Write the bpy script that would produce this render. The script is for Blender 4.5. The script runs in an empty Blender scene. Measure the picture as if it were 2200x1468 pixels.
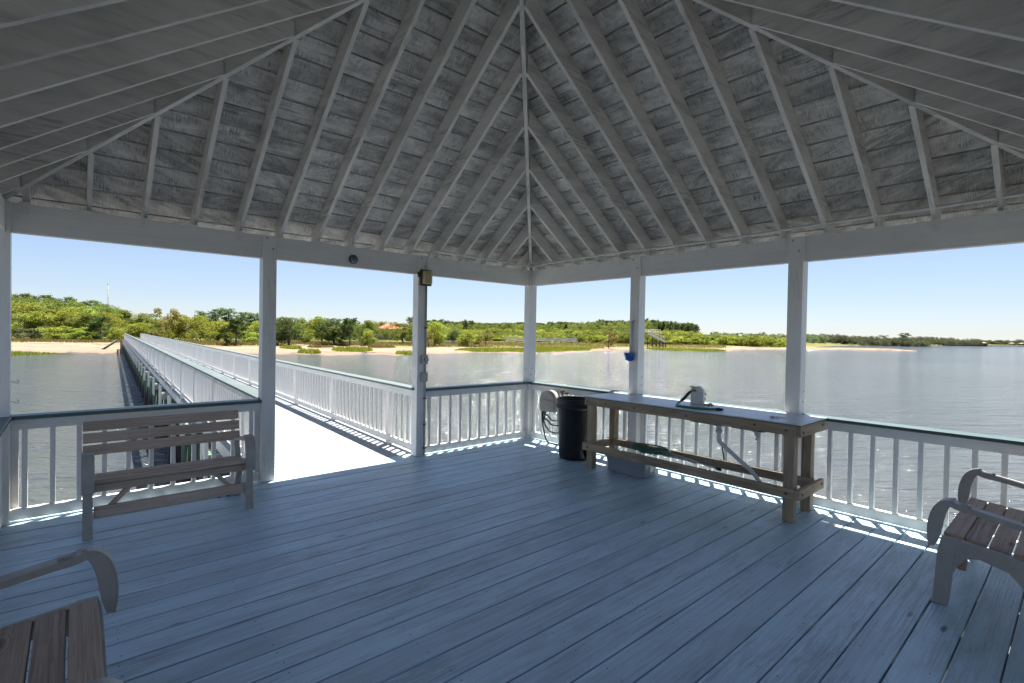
import bpy, math, random
import numpy as np
from mathutils import Vector, Matrix
R = math.radians
scene = bpy.context.scene
col = scene.collection
rnd = random.Random(7)

# ------------------------------------------------------------------ camera
CX, CY, EYE = -5.5667, -5.9542, 1.6588
F_PX = 1080.4
yaw, pit, rol = R(48.9546), R(-0.7969), R(0.9698)
FW = Vector((math.cos(yaw)*math.cos(pit), math.sin(yaw)*math.cos(pit), math.sin(pit)))
r0 = Vector((math.sin(yaw), -math.cos(yaw), 0)); u0 = r0.cross(FW)
RT = r0*math.cos(rol) + u0*math.sin(rol); UP = -r0*math.sin(rol) + u0*math.cos(rol)
cam = bpy.data.cameras.new('camera'); co = bpy.data.objects.new('camera', cam); col.objects.link(co)
cam.sensor_width = 36; cam.lens = F_PX/2200*36; cam.clip_start = 0.02; cam.clip_end = 9000
M = Matrix((RT, UP, -FW)).transposed().to_4x4(); M.translation = (CX, CY, EYE); co.matrix_world = M
scene.camera = co

# ------------------------------------------------------------------ light
SX, SY = .335, .21                      # shadow shift per metre of height
sunv = Vector((SX, SY, 1)).normalized()
el = math.asin(sunv.z); az = math.atan2(SX, SY)
w = bpy.data.worlds.new('World'); scene.world = w; w.use_nodes = True
nt = w.node_tree; nt.nodes.clear()
sk = nt.nodes.new('ShaderNodeTexSky'); sk.sky_type = 'NISHITA'; sk.sun_disc = False
sk.sun_elevation = el; sk.sun_rotation = az; sk.altitude = 0; sk.air_density = 1.0; sk.dust_density = .1; sk.ozone_density = 2.5
bg = nt.nodes.new('ShaderNodeBackground'); bg.inputs[1].default_value = .060
wo = nt.nodes.new('ShaderNodeOutputWorld')
tint = nt.nodes.new('ShaderNodeMixRGB'); tint.blend_type = 'MULTIPLY'; tint.inputs[0].default_value = 1
tint.inputs[2].default_value = (.56, .605, .73, 1); hsv = nt.nodes.new('ShaderNodeHueSaturation'); hsv.inputs['Saturation'].default_value = .78; nt.links.new(sk.outputs[0], hsv.inputs['Color']); nt.links.new(hsv.outputs[0], tint.inputs[1])
gm = nt.nodes.new('ShaderNodeGamma'); gm.inputs[1].default_value = .90; nt.links.new(tint.outputs[0], gm.inputs[0])
nt.links.new(gm.outputs[0], bg.inputs[0]); nt.links.new(bg.outputs[0], wo.inputs[0])
sl = bpy.data.lights.new('sun', 'SUN'); so = bpy.data.objects.new('sun', sl); col.objects.link(so)
sl.energy = 5.0; sl.angle = R(.53); sl.color = (1, .95, .87)
so.rotation_euler = sunv.to_track_quat('Z', 'Y').to_euler()
scene.view_settings.view_transform = 'Standard'; scene.view_settings.look = 'None'
scene.view_settings.exposure = 1.92; scene.view_settings.gamma = 1
scene.render.engine = 'CYCLES'
scene.cycles.max_bounces = 8; scene.cycles.diffuse_bounces = 5; scene.cycles.glossy_bounces = 3
scene.cycles.transparent_max_bounces = 8

# ------------------------------------------------------------------ node helpers
def new_mat(name):
    m = bpy.data.materials.new(name); m.use_nodes = True
    t = m.node_tree; b = t.nodes['Principled BSDF']
    return m, t, b
def N(t, kind, **kw):
    n = t.nodes.new('ShaderNode'+kind)
    for k, v in kw.items():
        if k in n.inputs.keys(): n.inputs[k].default_value = v
        else: setattr(n, k, v)
    return n
def noise(t, vec, scale, detail=3, rough=.55, dist=0):
    n = N(t, 'TexNoise'); n.inputs['Scale'].default_value = scale; n.inputs['Detail'].default_value = detail
    n.inputs['Roughness'].default_value = rough; n.inputs['Distortion'].default_value = dist
    t.links.new(vec, n.inputs['Vector']); return n.outputs['Fac']
def mapping(t, vec, scale, loc=(0, 0, 0)):
    n = N(t, 'Mapping'); n.inputs['Scale'].default_value = scale; n.inputs['Location'].default_value = loc
    t.links.new(vec, n.inputs['Vector']); return n.outputs[0]
def ramp(t, fac, stops):
    n = N(t, 'ValToRGB'); e = n.color_ramp.elements
    while len(e) < len(stops): e.new(.5)
    for i, (p, c) in enumerate(stops):
        e[i].position = p; e[i].color = (c, c, c, 1) if not hasattr(c, '__len__') else (*c, 1)
    t.links.new(fac, n.inputs[0]); return n.outputs[0]
def mix(t, fac, a, b, mode='MIX'):
    n = N(t, 'MixRGB'); n.blend_type = mode
    for s, v in ((0, fac), (1, a), (2, b)):
        if hasattr(v, 'links'): t.links.new(v, n.inputs[s])
        elif s == 0: n.inputs[0].default_value = v
        else: n.inputs[s].default_value = (*v, 1)
    return n.outputs[0]
def math_(t, op, a, b=0):
    n = N(t, 'Math'); n.operation = op
    for s, v in ((0, a), (1, b)):
        if hasattr(v, 'links'): t.links.new(v, n.inputs[s])
        else: n.inputs[s].default_value = v
    return n.outputs[0]
def bump(t, b, h, dist, strength=1):
    n = N(t, 'Bump'); n.inputs['Distance'].default_value = dist; n.inputs['Strength'].default_value = strength
    t.links.new(h, n.inputs['Height']); t.links.new(n.outputs[0], b.inputs['Normal'])
def attr(t, name):
    n = N(t, 'Attribute'); n.attribute_name = name; return n.outputs['Fac']

def wood(name, c1, c2, stain=None, stain_amt=.3, grain=(1.2, 34), rough=.6, bmp=.0015, var=.12, knots=0.0,
         knotc=(.05, .035, .025), wear=None, wear_amt=0, spec=.35, grain_amt=.5, cross=0, streak=0):
    """wood or painted wood: grain runs along u; every board has its own tone"""
    m, t, b = new_mat(name)
    uv = N(t, 'UVMap').outputs[0]
    g1 = noise(t, mapping(t, uv, (grain[0], grain[1], 1)), 1.0, 5, .6, .6)
    g2 = noise(t, mapping(t, uv, (grain[0]*4, grain[1]*4, 1)), 1.0, 3, .6)
    lum = ramp(t, g1, [(.3, 0), (.7, 1)])
    c = mix(t, math_(t, 'MULTIPLY', lum, grain_amt*2), c1, c2)
    fine = ramp(t, g2, [(.25, 1), (.42, 0)])
    c = mix(t, math_(t, 'MULTIPLY', fine, grain_amt*.7), c, tuple(x*.55 for x in c2))
    h = math_(t, 'ADD', math_(t, 'MULTIPLY', g1, .5), math_(t, 'MULTIPLY', g2, .5))
    if cross:
        x1 = noise(t, mapping(t, uv, (150, 9, 1)), 1.0, 3, .7, .3)
        x2 = noise(t, mapping(t, uv, (5, 9, 1)), 1.0, 5, .7)
        xm = math_(t, 'MULTIPLY', ramp(t, x1, [(.40, 0), (.60, 1)]), ramp(t, x2, [(.38, 0), (.66, 1)]))
        c = mix(t, math_(t, 'MULTIPLY', xm, cross), c, wear or c2)
        h = math_(t, 'SUBTRACT', h, math_(t, 'MULTIPLY', xm, .6))
    if streak:
        k1 = noise(t, mapping(t, uv, (1.6, 120, 1)), 1.0, 3, .6, .4)
        k2 = noise(t, mapping(t, uv, (.9, 6, 1)), 1.0, 4, .6)
        km = math_(t, 'MULTIPLY', ramp(t, k1, [(.50, 0), (.60, 1)]), ramp(t, k2, [(.40, .12), (.62, 1)]))
        c = mix(t, math_(t, 'MULTIPLY', km, streak), c, tuple(x*.35 for x in c2))
        h = math_(t, 'SUBTRACT', h, math_(t, 'MULTIPLY', km, .8))
    if stain:
        s = noise(t, mapping(t, uv, (1.1, 3.2, 1)), 1.3, 6, .68, .4)
        c = mix(t, math_(t, 'MULTIPLY', ramp(t, s, [(.47, 0), (.68, 1)]), stain_amt), c, stain)
    if wear and wear_amt:
        s = noise(t, mapping(t, uv, (3, 30, 1)), 1.6, 6, .75, .2)
        s2 = noise(t, mapping(t, uv, (.9, 2.5, 1)), 1.0, 3, .6)
        wm = ramp(t, math_(t, 'MULTIPLY', s, s2), [(.29, 0), (.36, 1)])
        c = mix(t, math_(t, 'MULTIPLY', wm, wear_amt), c, wear)
    if knots:
        v = N(t, 'TexVoronoi'); v.inputs['Scale'].default_value = 1.0; v.inputs['Randomness'].default_value = 1
        t.links.new(mapping(t, uv, (1.6, 5.5, 1)), v.inputs['Vector'])
        k = ramp(t, v.outputs['Distance'], [(.04, 1), (.1, 0)])
        rings = math_(t, 'SINE', math_(t, 'MULTIPLY', v.outputs['Distance'], 90))
        ringm = math_(t, 'MULTIPLY', ramp(t, v.outputs['Distance'], [(.05, 1), (.33, 0)]), ramp(t, rings, [(.4, 0), (.9, 1)]))
        keep = ramp(t, v.outputs['Color'], [(1-knots-.02, 0), (1-knots, 1)])
        c = mix(t, math_(t, 'MULTIPLY', math_(t, 'MULTIPLY', k, keep), .9), c, knotc)
        c = mix(t, math_(t, 'MULTIPLY', math_(t, 'MULTIPLY', ringm, keep), .35), c, knotc)
        h = math_(t, 'SUBTRACT', h, math_(t, 'MULTIPLY', math_(t, 'MULTIPLY', k, keep), .8))
    if var:
        tn = attr(t, 'tone')
        hs = N(t, 'HueSaturation'); t.links.new(c, hs.inputs['Color'])
        t.links.new(math_(t, 'ADD', math_(t, 'MULTIPLY', tn, 2*var), 1-var), hs.inputs['Value'])
        c = hs.outputs[0]
    t.links.new(c, b.inputs['Base Color'])
    rr = math_(t, 'ADD', math_(t, 'MULTIPLY', g2, .25), rough-.12)
    t.links.new(rr, b.inputs['Roughness'])
    b.inputs['Specular IOR Level'].default_value = spec
    bump(t, b, h, bmp)
    return m
def plain(name, c, rough=.5, metal=0, spec=.5, mott=.12, scale=9, bmp=0, c2=None):
    m, t, b = new_mat(name)
    oc = N(t, 'TexCoord').outputs['Object']
    n = noise(t, oc, scale, 5, .65)
    c = mix(t, ramp(t, n, [(.35, 0), (.7, 1)]), c, c2 or tuple(x*(1-mott) for x in c))
    t.links.new(c, b.inputs['Base Color']); b.inputs['Roughness'].default_value = rough
    t.links.new(math_(t, 'ADD', math_(t, 'MULTIPLY', n, .2), rough-.1), b.inputs['Roughness'])
    b.inputs['Metallic'].default_value = metal; b.inputs['Specular IOR Level'].default_value = spec
    if bmp: bump(t, b, n, bmp)
    return m

MT = {}
MT['deck'] = wood('deck_paint', (.50, .69, .80), (.40, .56, .66), stain=(.25, .31, .345), stain_amt=.5, grain=(1.0, 42), rough=.38,
                  bmp=.0022, var=.10, knots=.22, knotc=(.05, .06, .07), wear=(.14, .13, .12), wear_amt=.36, spec=1.0, grain_amt=.58, streak=.42)
MT['white'] = wood('white_painted_wood', (.81, .79, .76), (.75, .735, .705), stain=(.45, .43, .39), stain_amt=.16, grain=(.8, 26), rough=.45,
                   bmp=.0012, var=.04, wear=(.35, .31, .26), wear_amt=.25, spec=.4, grain_amt=.3)
MT['whiteA'] = wood('white_beam_paint', (.79, .77, .735), (.72, .70, .67), stain=(.42, .41, .38), stain_amt=.22, grain=(.5, 30), rough=.55,
                    bmp=.0016, var=.04, spec=.3, grain_amt=.35)
MT['rafter'] = wood('weathered_rafter_paint', (.72, .68, .635), (.58, .55, .515), stain=(.22, .205, .195), stain_amt=.45, grain=(1.2, 24), rough=.75,
                    bmp=.002, var=.08, knots=.1, knotc=(.1, .09, .08), wear=(.20, .19, .18), wear_amt=.5, spec=.2, grain_amt=.3)
MT['sheath'] = wood('rough_sawn_roof_boards', (.74, .69, .64), (.57, .535, .50), stain=(.12, .115, .11), stain_amt=.6, grain=(1.3, 22), rough=.8,
                    bmp=.003, var=.13, knots=.15, knotc=(.1, .1, .1), wear=(.09, .088, .085), wear_amt=.5, spec=.15, grain_amt=.45, cross=.85)
MT['cap'] = wood('teal_cap_rail_paint', (.055, .10, .10), (.04, .08, .08), stain=(.12, .14, .13), stain_amt=.4, grain=(1, 30), rough=.42, bmp=.001, var=.08, spec=.5)
MT['walk_cap'] = wood('sunlit_cap_paint', (.11, .14, .135), (.085, .115, .11), stain=(.2, .21, .2), stain_amt=.4, grain=(1, 30), rough=.5, bmp=.001, var=.12)  # copy of the cap paint, its greyer sunlit look put into the colour
MT['bench'] = wood('weathered_bench_slat', (.62, .50, .40), (.47, .36, .28), stain=(.36, .28, .22), stain_amt=.5, grain=(1.3, 40), rough=.7,
                   bmp=.0025, streak=.45, var=.10, knots=.28, knotc=(.16, .08, .045), wear=(.62, .57, .51), wear_amt=.5, spec=.2, grain_amt=.55)
MT['treated'] = wood('weathered_treated_timber', (.46, .35, .235), (.32, .24, .16), stain=(.42, .38, .31), stain_amt=.6, grain=(1.6, 46), rough=.75,
                     bmp=.003, streak=.5, var=.12, knots=.3, knotc=(.12, .07, .04), wear=(.15, .12, .09), wear_amt=.6, spec=.2, grain_amt=.6)
MT['resin'] = plain('taupe_resin', (.40, .375, .34), .42, mott=.15, scale=14, spec=.45, bmp=.001)
MT['tabletop'] = plain('pale_cutting_board', (.60, .63, .65), .35, mott=.14, scale=7, spec=.5)
MT['black'] = plain('black_plastic', (.011, .011, .014), .42, mott=.4, scale=10, spec=.42)
MT['bin'] = plain('grey_blue_plastic', (.24, .265, .30), .4, mott=.12, scale=6)
MT['grey_metal'] = plain('dull_galvanised_metal', (.38, .38, .37), .45, .7, mott=.3, scale=30)
MT['conduit'] = plain('painted_conduit', (.40, .40, .39), .5, mott=.25, scale=25)
MT['bolt'] = plain('rusted_bolt', (.11, .085, .07), .6, .5, mott=.4, scale=60)
MT['pvc'] = plain('white_pvc', (.66, .66, .64), .35, mott=.1)
MT['tan'] = plain('tan_plastic', (.42, .385, .33), .5, mott=.12)
MT['lens'] = plain('yellowed_lens', (.50, .40, .19), .35, mott=.18, scale=12)
MT['bronze'] = plain('weathered_bronze', (.10, .085, .06), .5, .5, mott=.3)
MT['green_hose'] = plain('green_hose', (.01, .20, .13), .4, mott=.2)
MT['net'] = plain('green_netting', (.01, .16, .10), .6, mott=.3)
MT['aluminium'] = plain('aluminium_tube', (.5, .5, .5), .3, .9, mott=.15)
MT['brass'] = plain('brass', (.27, .17, .11), .35, .8, mott=.3)
MT['blue'] = plain('bright_blue_bristle', (.0, .10, .45), .6, mott=.25, scale=80)
MT['brush_handle'] = plain('off_white_handle', (.55, .53, .48), .5, mott=.15)
MT['steel'] = plain('stained_steel', (.42, .42, .42), .3, .9, mott=.3)
MT['sink'] = plain('dark_sink_underside', (.035, .028, .025), .6, mott=.3)
MT['board'] = plain('white_mounting_board', (.62, .63, .62), .45, mott=.1)
MT['dark'] = plain('dark_roof_felt', (.02, .02, .022), .9, mott=.3)
MT['shingle'] = plain('grey_shingle', (.10, .10, .11), .9, mott=.4, scale=12)
MT['rock'] = plain('oyster_rock', (.05, .042, .035), .9, mott=.5, scale=3, bmp=.05)
MT['nail'] = plain('nail_head', (.05, .045, .04), .6, .4)

# ------------------------------------------------------------------ mesh builder
class MB:
    def __init__(s): s.v = []; s.f = []; s.uv = []; s.tn = []; s.sm = []
    def face(s, idx, uvs, tone, smooth=False):
        s.f.append(idx); s.uv += uvs; s.tn += [tone]*len(idx); s.sm.append(smooth)
    def hexa(s, P, ax=0, tone=None, off=None):
        """8 corners ordered by (x,y,z) bits; ax = grain axis (0,1,2)"""
        if tone is None: tone = rnd.random()
        if off is None: off = (rnd.uniform(0, 60), rnd.uniform(0, 60))
        P = [Vector(p) for p in P]; n = len(s.v); s.v += [tuple(p) for p in P]
        # index = x + 2y + 4z
        F = ((0, 4, 6, 2, 0), (1, 3, 7, 5, 0), (0, 1, 5, 4, 1), (2, 6, 7, 3, 1), (0, 2, 3, 1, 2), (4, 5, 7, 6, 2))
        cen = sum(P, Vector())/8
        axes = []
        for k in range(3):
            b = 1 << k
            d = Vector()
            for i in range(8): d += P[i] if i & b else -P[i]
            axes.append(d.normalized() if d.length > 1e-9 else Vector((0, 0, 1)))
        for k, q in enumerate(F):
            idx = q[:4]; fa = q[4]
            ua = ax if ax != fa else (ax+1) % 3
            va = 3-fa-ua if ax != fa else 3-fa-ua
            uvs = []
            for i in idx:
                d = P[i]-cen
                uu, vv = d.dot(axes[ua]), d.dot(axes[va])
                if ax == fa: uu, vv = uu*.3, vv      # end grain
                uvs.append((uu+off[0], vv+off[1]+k*.37))
            s.face([n+i for i in idx], uvs, tone)
        return s
    def box(s, x0, y0, z0, x1, y1, z1, ax=None, tone=None, T=None):
        if ax is None:
            L = [abs(x1-x0), abs(y1-y0), abs(z1-z0)]; ax = L.index(max(L))
        P = [((x1 if i & 1 else x0), (y1 if i & 2 else y0), (z1 if i & 4 else z0)) for i in range(8)]
        if T: P = [T(*p) for p in P]
        return s.hexa(P, ax, tone)
    def beam(s, a, b, w, h, up=(0, 0, 1), tone=None):
        """board from a to b, w across, h in the up direction, centred"""
        a = Vector(a); b = Vector(b); d = (b-a).normalized(); u = Vector(up); sd = d.cross(u)
        if sd.length < 1e-5: sd = d.cross(Vector((1, 0, 0)))
        sd.normalize(); u = sd.cross(d).normalized()
        P = []
        for i in range(8):
            P.append((b if i & 1 else a) + sd*(w/2 if i & 2 else -w/2) + u*(h/2 if i & 4 else -h/2))
        return s.hexa(P, 0, tone)
    def tube(s, pts, r, n=10, cap=True, tone=.5, closed=False):
        pts = [Vector(p) for p in pts]; m = len(pts)
        rr = r if hasattr(r, '__len__') else [r]*m
        base = len(s.v); up = Vector((0, 0, 1)); prev = None; L = 0
        ls = []
        for i, p in enumerate(pts):
            if closed: d = (pts[(i+1) % m]-pts[i-1]).normalized()
            else: d = (pts[min(i+1, m-1)]-pts[max(i-1, 0)]).normalized()
            if prev is None:
                a = d.cross(up if abs(d.z) < .95 else Vector((1, 0, 0))).normalized()
            else:
                a = (prev - d*prev.dot(d)).normalized()
            prev = a; b = d.cross(a)
            if i: L += (pts[i]-pts[i-1]).length
            ls.append(L)
            for k in range(n):
                t = 2*math.pi*k/n
                s.v.append(tuple(p + (a*math.cos(t)+b*math.sin(t))*rr[i]))
        for i in range(m if closed else m-1):
            j = (i+1) % m
            for k in range(n):
                k2 = (k+1) % n
                q = [base+i*n+k, base+i*n+k2, base+j*n+k2, base+j*n+k]
                per = 2*math.pi*rr[i]/n
                s.face(q, [(ls[i], k*per), (ls[i], (k+1)*per), (ls[j], (k+1)*per), (ls[j], k*per)], tone, True)
        if cap and not closed:
            for o, rev in ((base, True), (base+(m-1)*n, False)):
                q = [o+k for k in range(n)]
                if rev: q = q[::-1]
                s.face(q, [(0, 0)]*n, tone)
        return s
    def lathe(s, prof, c=(0, 0, 0), n=32, tone=.5, smooth=True):
        base = len(s.v)
        for (r, z) in prof:
            for k in range(n):
                t = 2*math.pi*k/n
                s.v.append((c[0]+r*math.cos(t), c[1]+r*math.sin(t), c[2]+z))
        for i in range(len(prof)-1):
            for k in range(n):
                k2 = (k+1) % n
                s.face([base+i*n+k, base+i*n+k2, base+(i+1)*n+k2, base+(i+1)*n+k], [(k*.1, i*.1)]*4, tone, smooth)
        return s
    def prism(s, prof, T0, T1, tone=.5, smooth=False):
        """closed 2-D outline swept from transform T0 to T1"""
        n = len(prof); b = len(s.v)
        s.v += [tuple(T0(*p)) for p in prof] + [tuple(T1(*p)) for p in prof]
        s.face([b+i for i in range(n)][::-1], [prof[i] for i in range(n)][::-1], tone)
        s.face([b+n+i for i in range(n)], [prof[i] for i in range(n)], tone)
        for i in range(n):
            j = (i+1) % n
            s.face([b+i, b+j, b+n+j, b+n+i], [(0, prof[i][1]), (0, prof[j][1]), (.05, prof[j][1]), (.05, prof[i][1])], tone, smooth)
        return s
    def build(s, name, mat, parent=None, bevel=0, seg=1, recalc=True):
        me = bpy.data.meshes.new(name); me.from_pydata(s.v, [], s.f)
        uvl = me.uv_layers.new(name='UVMap'); uvl.data.foreach_set('uv', np.array(s.uv, 'f').ravel())
        a = me.attributes.new('tone', 'FLOAT', 'CORNER'); a.data.foreach_set('value', np.array(s.tn, 'f'))
        me.polygons.foreach_set('use_smooth', s.sm)
        if isinstance(mat, str): mat = MT[mat]
        me.materials.append(mat); me.update()
        if recalc:
            import bmesh
            bm = bmesh.new(); bm.from_mesh(me); bmesh.ops.recalc_face_normals(bm, faces=bm.faces); bm.to_mesh(me); bm.free()
        o = bpy.data.objects.new(name, me); col.objects.link(o)
        if parent: o.parent = parent
        if bevel:
            m = o.modifiers.new('bevel', 'BEVEL'); m.width = bevel; m.segments = seg; m.limit_method = 'ANGLE'; m.angle_limit = R(40)
        return o
def tag(o, label=None, cat=None, group=None, kind=None):
    if label: o['label'] = label
    if cat: o['category'] = cat
    if group: o['group'] = group
    if kind: o['kind'] = kind
    return o
def empty(name, loc, rz=0):
    o = bpy.data.objects.new(name, None); col.objects.link(o); o.location = loc; o.rotation_euler = (0, 0, rz)
    o.empty_display_size = .1; return o
def copy_tree(o, parent=None):
    c = o.copy(); col.objects.link(c); c.parent = parent
    for ch in list(o.children): copy_tree(ch, c)
    return c
def part(mb, name, mat, root, bevel=0, seg=1):
    """mb holds world coordinates: move them into the root's frame"""
    L = root.location
    mb.v = [(x-L[0], y-L[1], z-L[2]) for x, y, z in mb.v]
    return mb.build(name, mat, root, bevel, seg)
def sub(mb, name, mat, pr, root, bevel=0):
    return part2(mb, name, mat, pr, root, bevel)
def part2(mb, name, mat, pr, root, bevel=0):
    L = root.location
    mb.v = [(x-L[0], y-L[1], z-L[2]) for x, y, z in mb.v]
    return mb.build(name, mat, pr, bevel)
def curve_pts(P, n=8):
    """Catmull-Rom through P"""
    P = [Vector(p) for p in P]; out = []
    for i in range(len(P)-1):
        p0 = P[max(i-1, 0)]; p1 = P[i]; p2 = P[i+1]; p3 = P[min(i+2, len(P)-1)]
        for k in range(n):
            t = k/n
            out.append(.5*((2*p1)+(-p0+p2)*t+(2*p0-5*p1+4*p2-p3)*t*t+(-p0+3*p1-3*p2+p3)*t**3))
    out.append(P[-1]); return out

ZW = -1.7          # water level; the deck is z = 0
L = 6.04; S = .72  # pavilion side, roof slope

# ------------------------------------------------------------------ water
m, t, b = new_mat('estuary_water')
oc = N(t, 'TexCoord').outputs['Object']
c = mix(t, ramp(t, noise(t, oc, .02, 3), [(.35, 0), (.7, 1)]), (.058, .070, .080), (.078, .086, .088))
t.links.new(c, b.inputs['Base Color']); b.inputs['Roughness'].default_value = .08; b.inputs['IOR'].default_value = 1.38
rotm = N(t, 'Mapping'); rotm.inputs['Rotation'].default_value = (0, 0, R(36)); t.links.new(oc, rotm.inputs['Vector'])
rv = rotm.outputs[0]
n1 = noise(t, mapping(t, rv, (1.0, 3.0, 1)), .9, 3, .6, .6)
n2 = noise(t, mapping(t, rv, (1.0, 2.4, 1)), 3.2, 4, .65, .4)
n3 = noise(t, mapping(t, rv, (.3, .5, 1)), .12, 2, .5)
hh = math_(t, 'ADD', math_(t, 'MULTIPLY', n1, .60), math_(t, 'MULTIPLY', n2, .24))
n0 = noise(t, mapping(t, rv, (1.0, 4.0, 1)), .28, 2, .5, .4)
hh = math_(t, 'ADD', hh, math_(t, 'MULTIPLY', n0, 1.1))
hh = math_(t, 'MULTIPLY', hh, math_(t, 'ADD', math_(t, 'MULTIPLY', n3, .8), .55))
bump(t, b, hh, .40, 1)
MT['water'] = m
bm_ = MB(); G = 24; 
bm_.v = [(-4000, -1500, ZW), (5000, -1500, ZW), (5000, 5000, ZW), (-4000, 5000, ZW)]
bm_.face([0, 1, 2, 3], [(0, 0)]*4, .5)
wat = bm_.build('water', 'water'); tag(wat, 'calm rippled grey-blue estuary water around the pavilion', 'water', kind='structure')

# ------------------------------------------------------------------ deck
deck = MB()
y = -4.36 - 10*.192
ys = []
yy = -4.36
while yy > -6.2: yy -= .192
while yy < .1:
    ys.append(yy); yy += .192
ends = -6.14
for y0 in ys:
    y1 = min(y0+.192, .135); 
    if y1-y0 < .04: continue
    j = rnd.uniform(-.0015, .0015)
    cuts = [-6.15, .13]
    if False: cuts = [-6.15, rnd.choice([-4.9, -3.67, -2.45, -1.22, -3.67]), .13]
    for a_, b_ in zip(cuts[:-1], cuts[1:]):
        deck.box(a_+.0015, max(y0+rnd.uniform(.0035, .0055), -6.15), -.036+j, b_-.0015, y1-rnd.uniform(.0035, .0055), j, ax=0)
dk = deck.build('deck', 'deck', None, .003); tag(dk, 'blue-grey painted pavilion deck of long wide boards', 'deck', kind='structure')
nails = MB()
for y0 in ys:
    for jx in np.arange(-6.0, .1, .61):
        for q in (.045, .147):
            if rnd.random() < .8:
                cx = jx+rnd.uniform(-.01, .01); cy = y0+q+rnd.uniform(-.006, .006)
                nails.lathe([(.0045, .0022), (.0001, .0026)], (cx, cy, 0), 6)
nl = nails.build('deck_nails', 'nail', dk, recalc=False)
fr = MB()
for jx in np.arange(-6.0, .1, .61): fr.box(jx-.019, -6.1, -.24, jx+.019, .08, -.04, ax=1)
fr.box(-6.15, .085, -.27, .13, .125, -.038); fr.box(-6.15, -6.15, -.27, .13, -6.11, -.038)
fr.box(.085, -6.1, -.27, .125, .08, -.038); fr.box(-6.15, -6.1, -.27, -6.11, .08, -.038)
fr.build('deck_joists', 'treated', dk)

# ------------------------------------------------------------------ pavilion
pav = empty('pavilion', (0, 0, 0))
tag(pav, 'white timber pavilion with grey hip roof and square posts over the deck', 'pavilion')
TA = lambda a, d, z: (-a, -d, z)
TB = lambda a, d, z: (-d, -a, z)
TC = lambda a, d, z: (-L+d, -a, z)
TD = lambda a, d, z: (-a, -L+d, z)
PA = [0, 2.043, 3.96, 6.04]; PB = [0, 2.055, 3.985, 6.04]
post_xy = [(-a, 0) for a in PA] + [(0, -a) for a in PB[1:]] + [(-L, -a) for a in PB[1:]] + [(-a, -L) for a in PA[1:3]]
posts = {}
for (x, y) in post_xy:
    pb = MB().box(x-.07, y-.07, .001, x+.07, y+.07, 2.692, ax=2)
    po = part(pb, 'post', 'white', pav, .004); posts[(x, y)] = po
    pl = MB(); pl.tube([(x, y, -.3), (x, y, -3.6)], .15, 14); part(pl, 'piling', 'treated', pav)
# carriage bolts near the tops and feet of the posts
def bolt(mb, p, nrm, r=.011, h=.008):
    p = Vector(p); nrm = Vector(nrm); mb.tube([p-nrm*.002, p+nrm*h], [r, r*.8], 8); return mb
for (x, y), po in posts.items():
    bm1 = []
    ins = (-1 if x > -3 else 1, -1 if y > -3 else 1)
    if abs(y) < .01:
        for dx, z in ((-.03, 2.66), (.03, 2.55)): bm1.append(((x+dx, y-.07, z), (0, -1, 0)))
    elif x > -.01:
        for dy, z in ((.03, 2.66), (-.03, 2.55)): bm1.append(((x-.07, y+dy, z), (-1, 0, 0)))
        for dx, z in ((.02, 1.13), (.01, 1.03)): bm1.append(((x+dx, y-.07, z), (0, -1, 0), .008))
    if x > -.01 and y > -.01:
        for dx, z in ((-.03, 2.50), (.0, 1.12), (-.03, 1.02)): bm1.append(((x+dx, y-.07, z), (0, -1, 0)))
        for dy, z in ((.03, 2.50), (.02, 1.10)): bm1.append(((x-.07, y+dy, z), (-1, 0, 0)))
    for b_ in bm1: part2(bolt(MB(), *b_), 'bolt', 'grey_metal', po, pav)
# beams
for T, e in ((TA, .04), (TD, .04), (TB, -.041), (TC, -.041)):
    mb = MB().box(-e, -.04, 2.4425, L+e, .04, 2.69, ax=0, T=T)
    part(mb, 'beam', 'whiteA', pav, .003)
# trim strip under beam outer side (thin bright lip)
ZR, ZS = 2.70, 2.915
def rafter(T, a, dend, half=.019):
    mb = MB(); d0 = -.15
    P = []
    for i in range(8):
        d = dend if i & 1 else d0
        aa = a+(half if i & 2 else -half)
        z = (ZS-.004 if i & 4 else ZR)+S*d
        P.append(T(aa, d, z))
    mb.hexa(P, 0); return mb
NR = 15
for T in (TA, TB, TC, TD):
    for k in range(NR):
        a = 3.02+(k-7)*.408
        de = min(a, L-a)-.03
        part(rafter(T, a, de), 'rafter', 'rafter', pav, .002)
        if T in (TA, TB):
            tie = MB().box(a-.02, .041, 2.60, a+.045, .0425, 2.705, ax=2, T=T)
            tie.box(a+.0195, .01, 2.70, a+.021, .09, 2.80, ax=2, T=T)
            for q in range(4): bolt(tie, T(a+.0+(q % 2)*.03, .0425, 2.625+(q//2)*.04), Vector(T(0, 1, 0)), .004, .003)
            part(tie, 'rafter_tie', 'whiteA', pav)
for sx_, sy_ in ((0, 0), (1, 0), (0, 1), (1, 1)):
    mb = MB(); P = []
    hx, hy = (-1, -1) if (sx_, sy_) == (0, 0) else (1, -1) if (sx_, sy_) == (1, 0) else (-1, 1) if (sx_, sy_) == (0, 1) else (1, 1)
    c0 = Vector((-L*sx_, -L*sy_, 0)); dirv = Vector((hx, hy, 0)); sd = Vector((hy, -hx, 0)).normalized()*.021
    for i in range(8):
        d = 3.0 if i & 1 else -.15
        P.append(c0+dirv*d+(sd if i & 2 else -sd)+Vector((0, 0, (ZS-.008 if i & 4 else ZR-.012)+S*d)))
    mb.hexa(P, 0); part(mb, 'hip_rafter', 'rafter', pav, .002)
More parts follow.
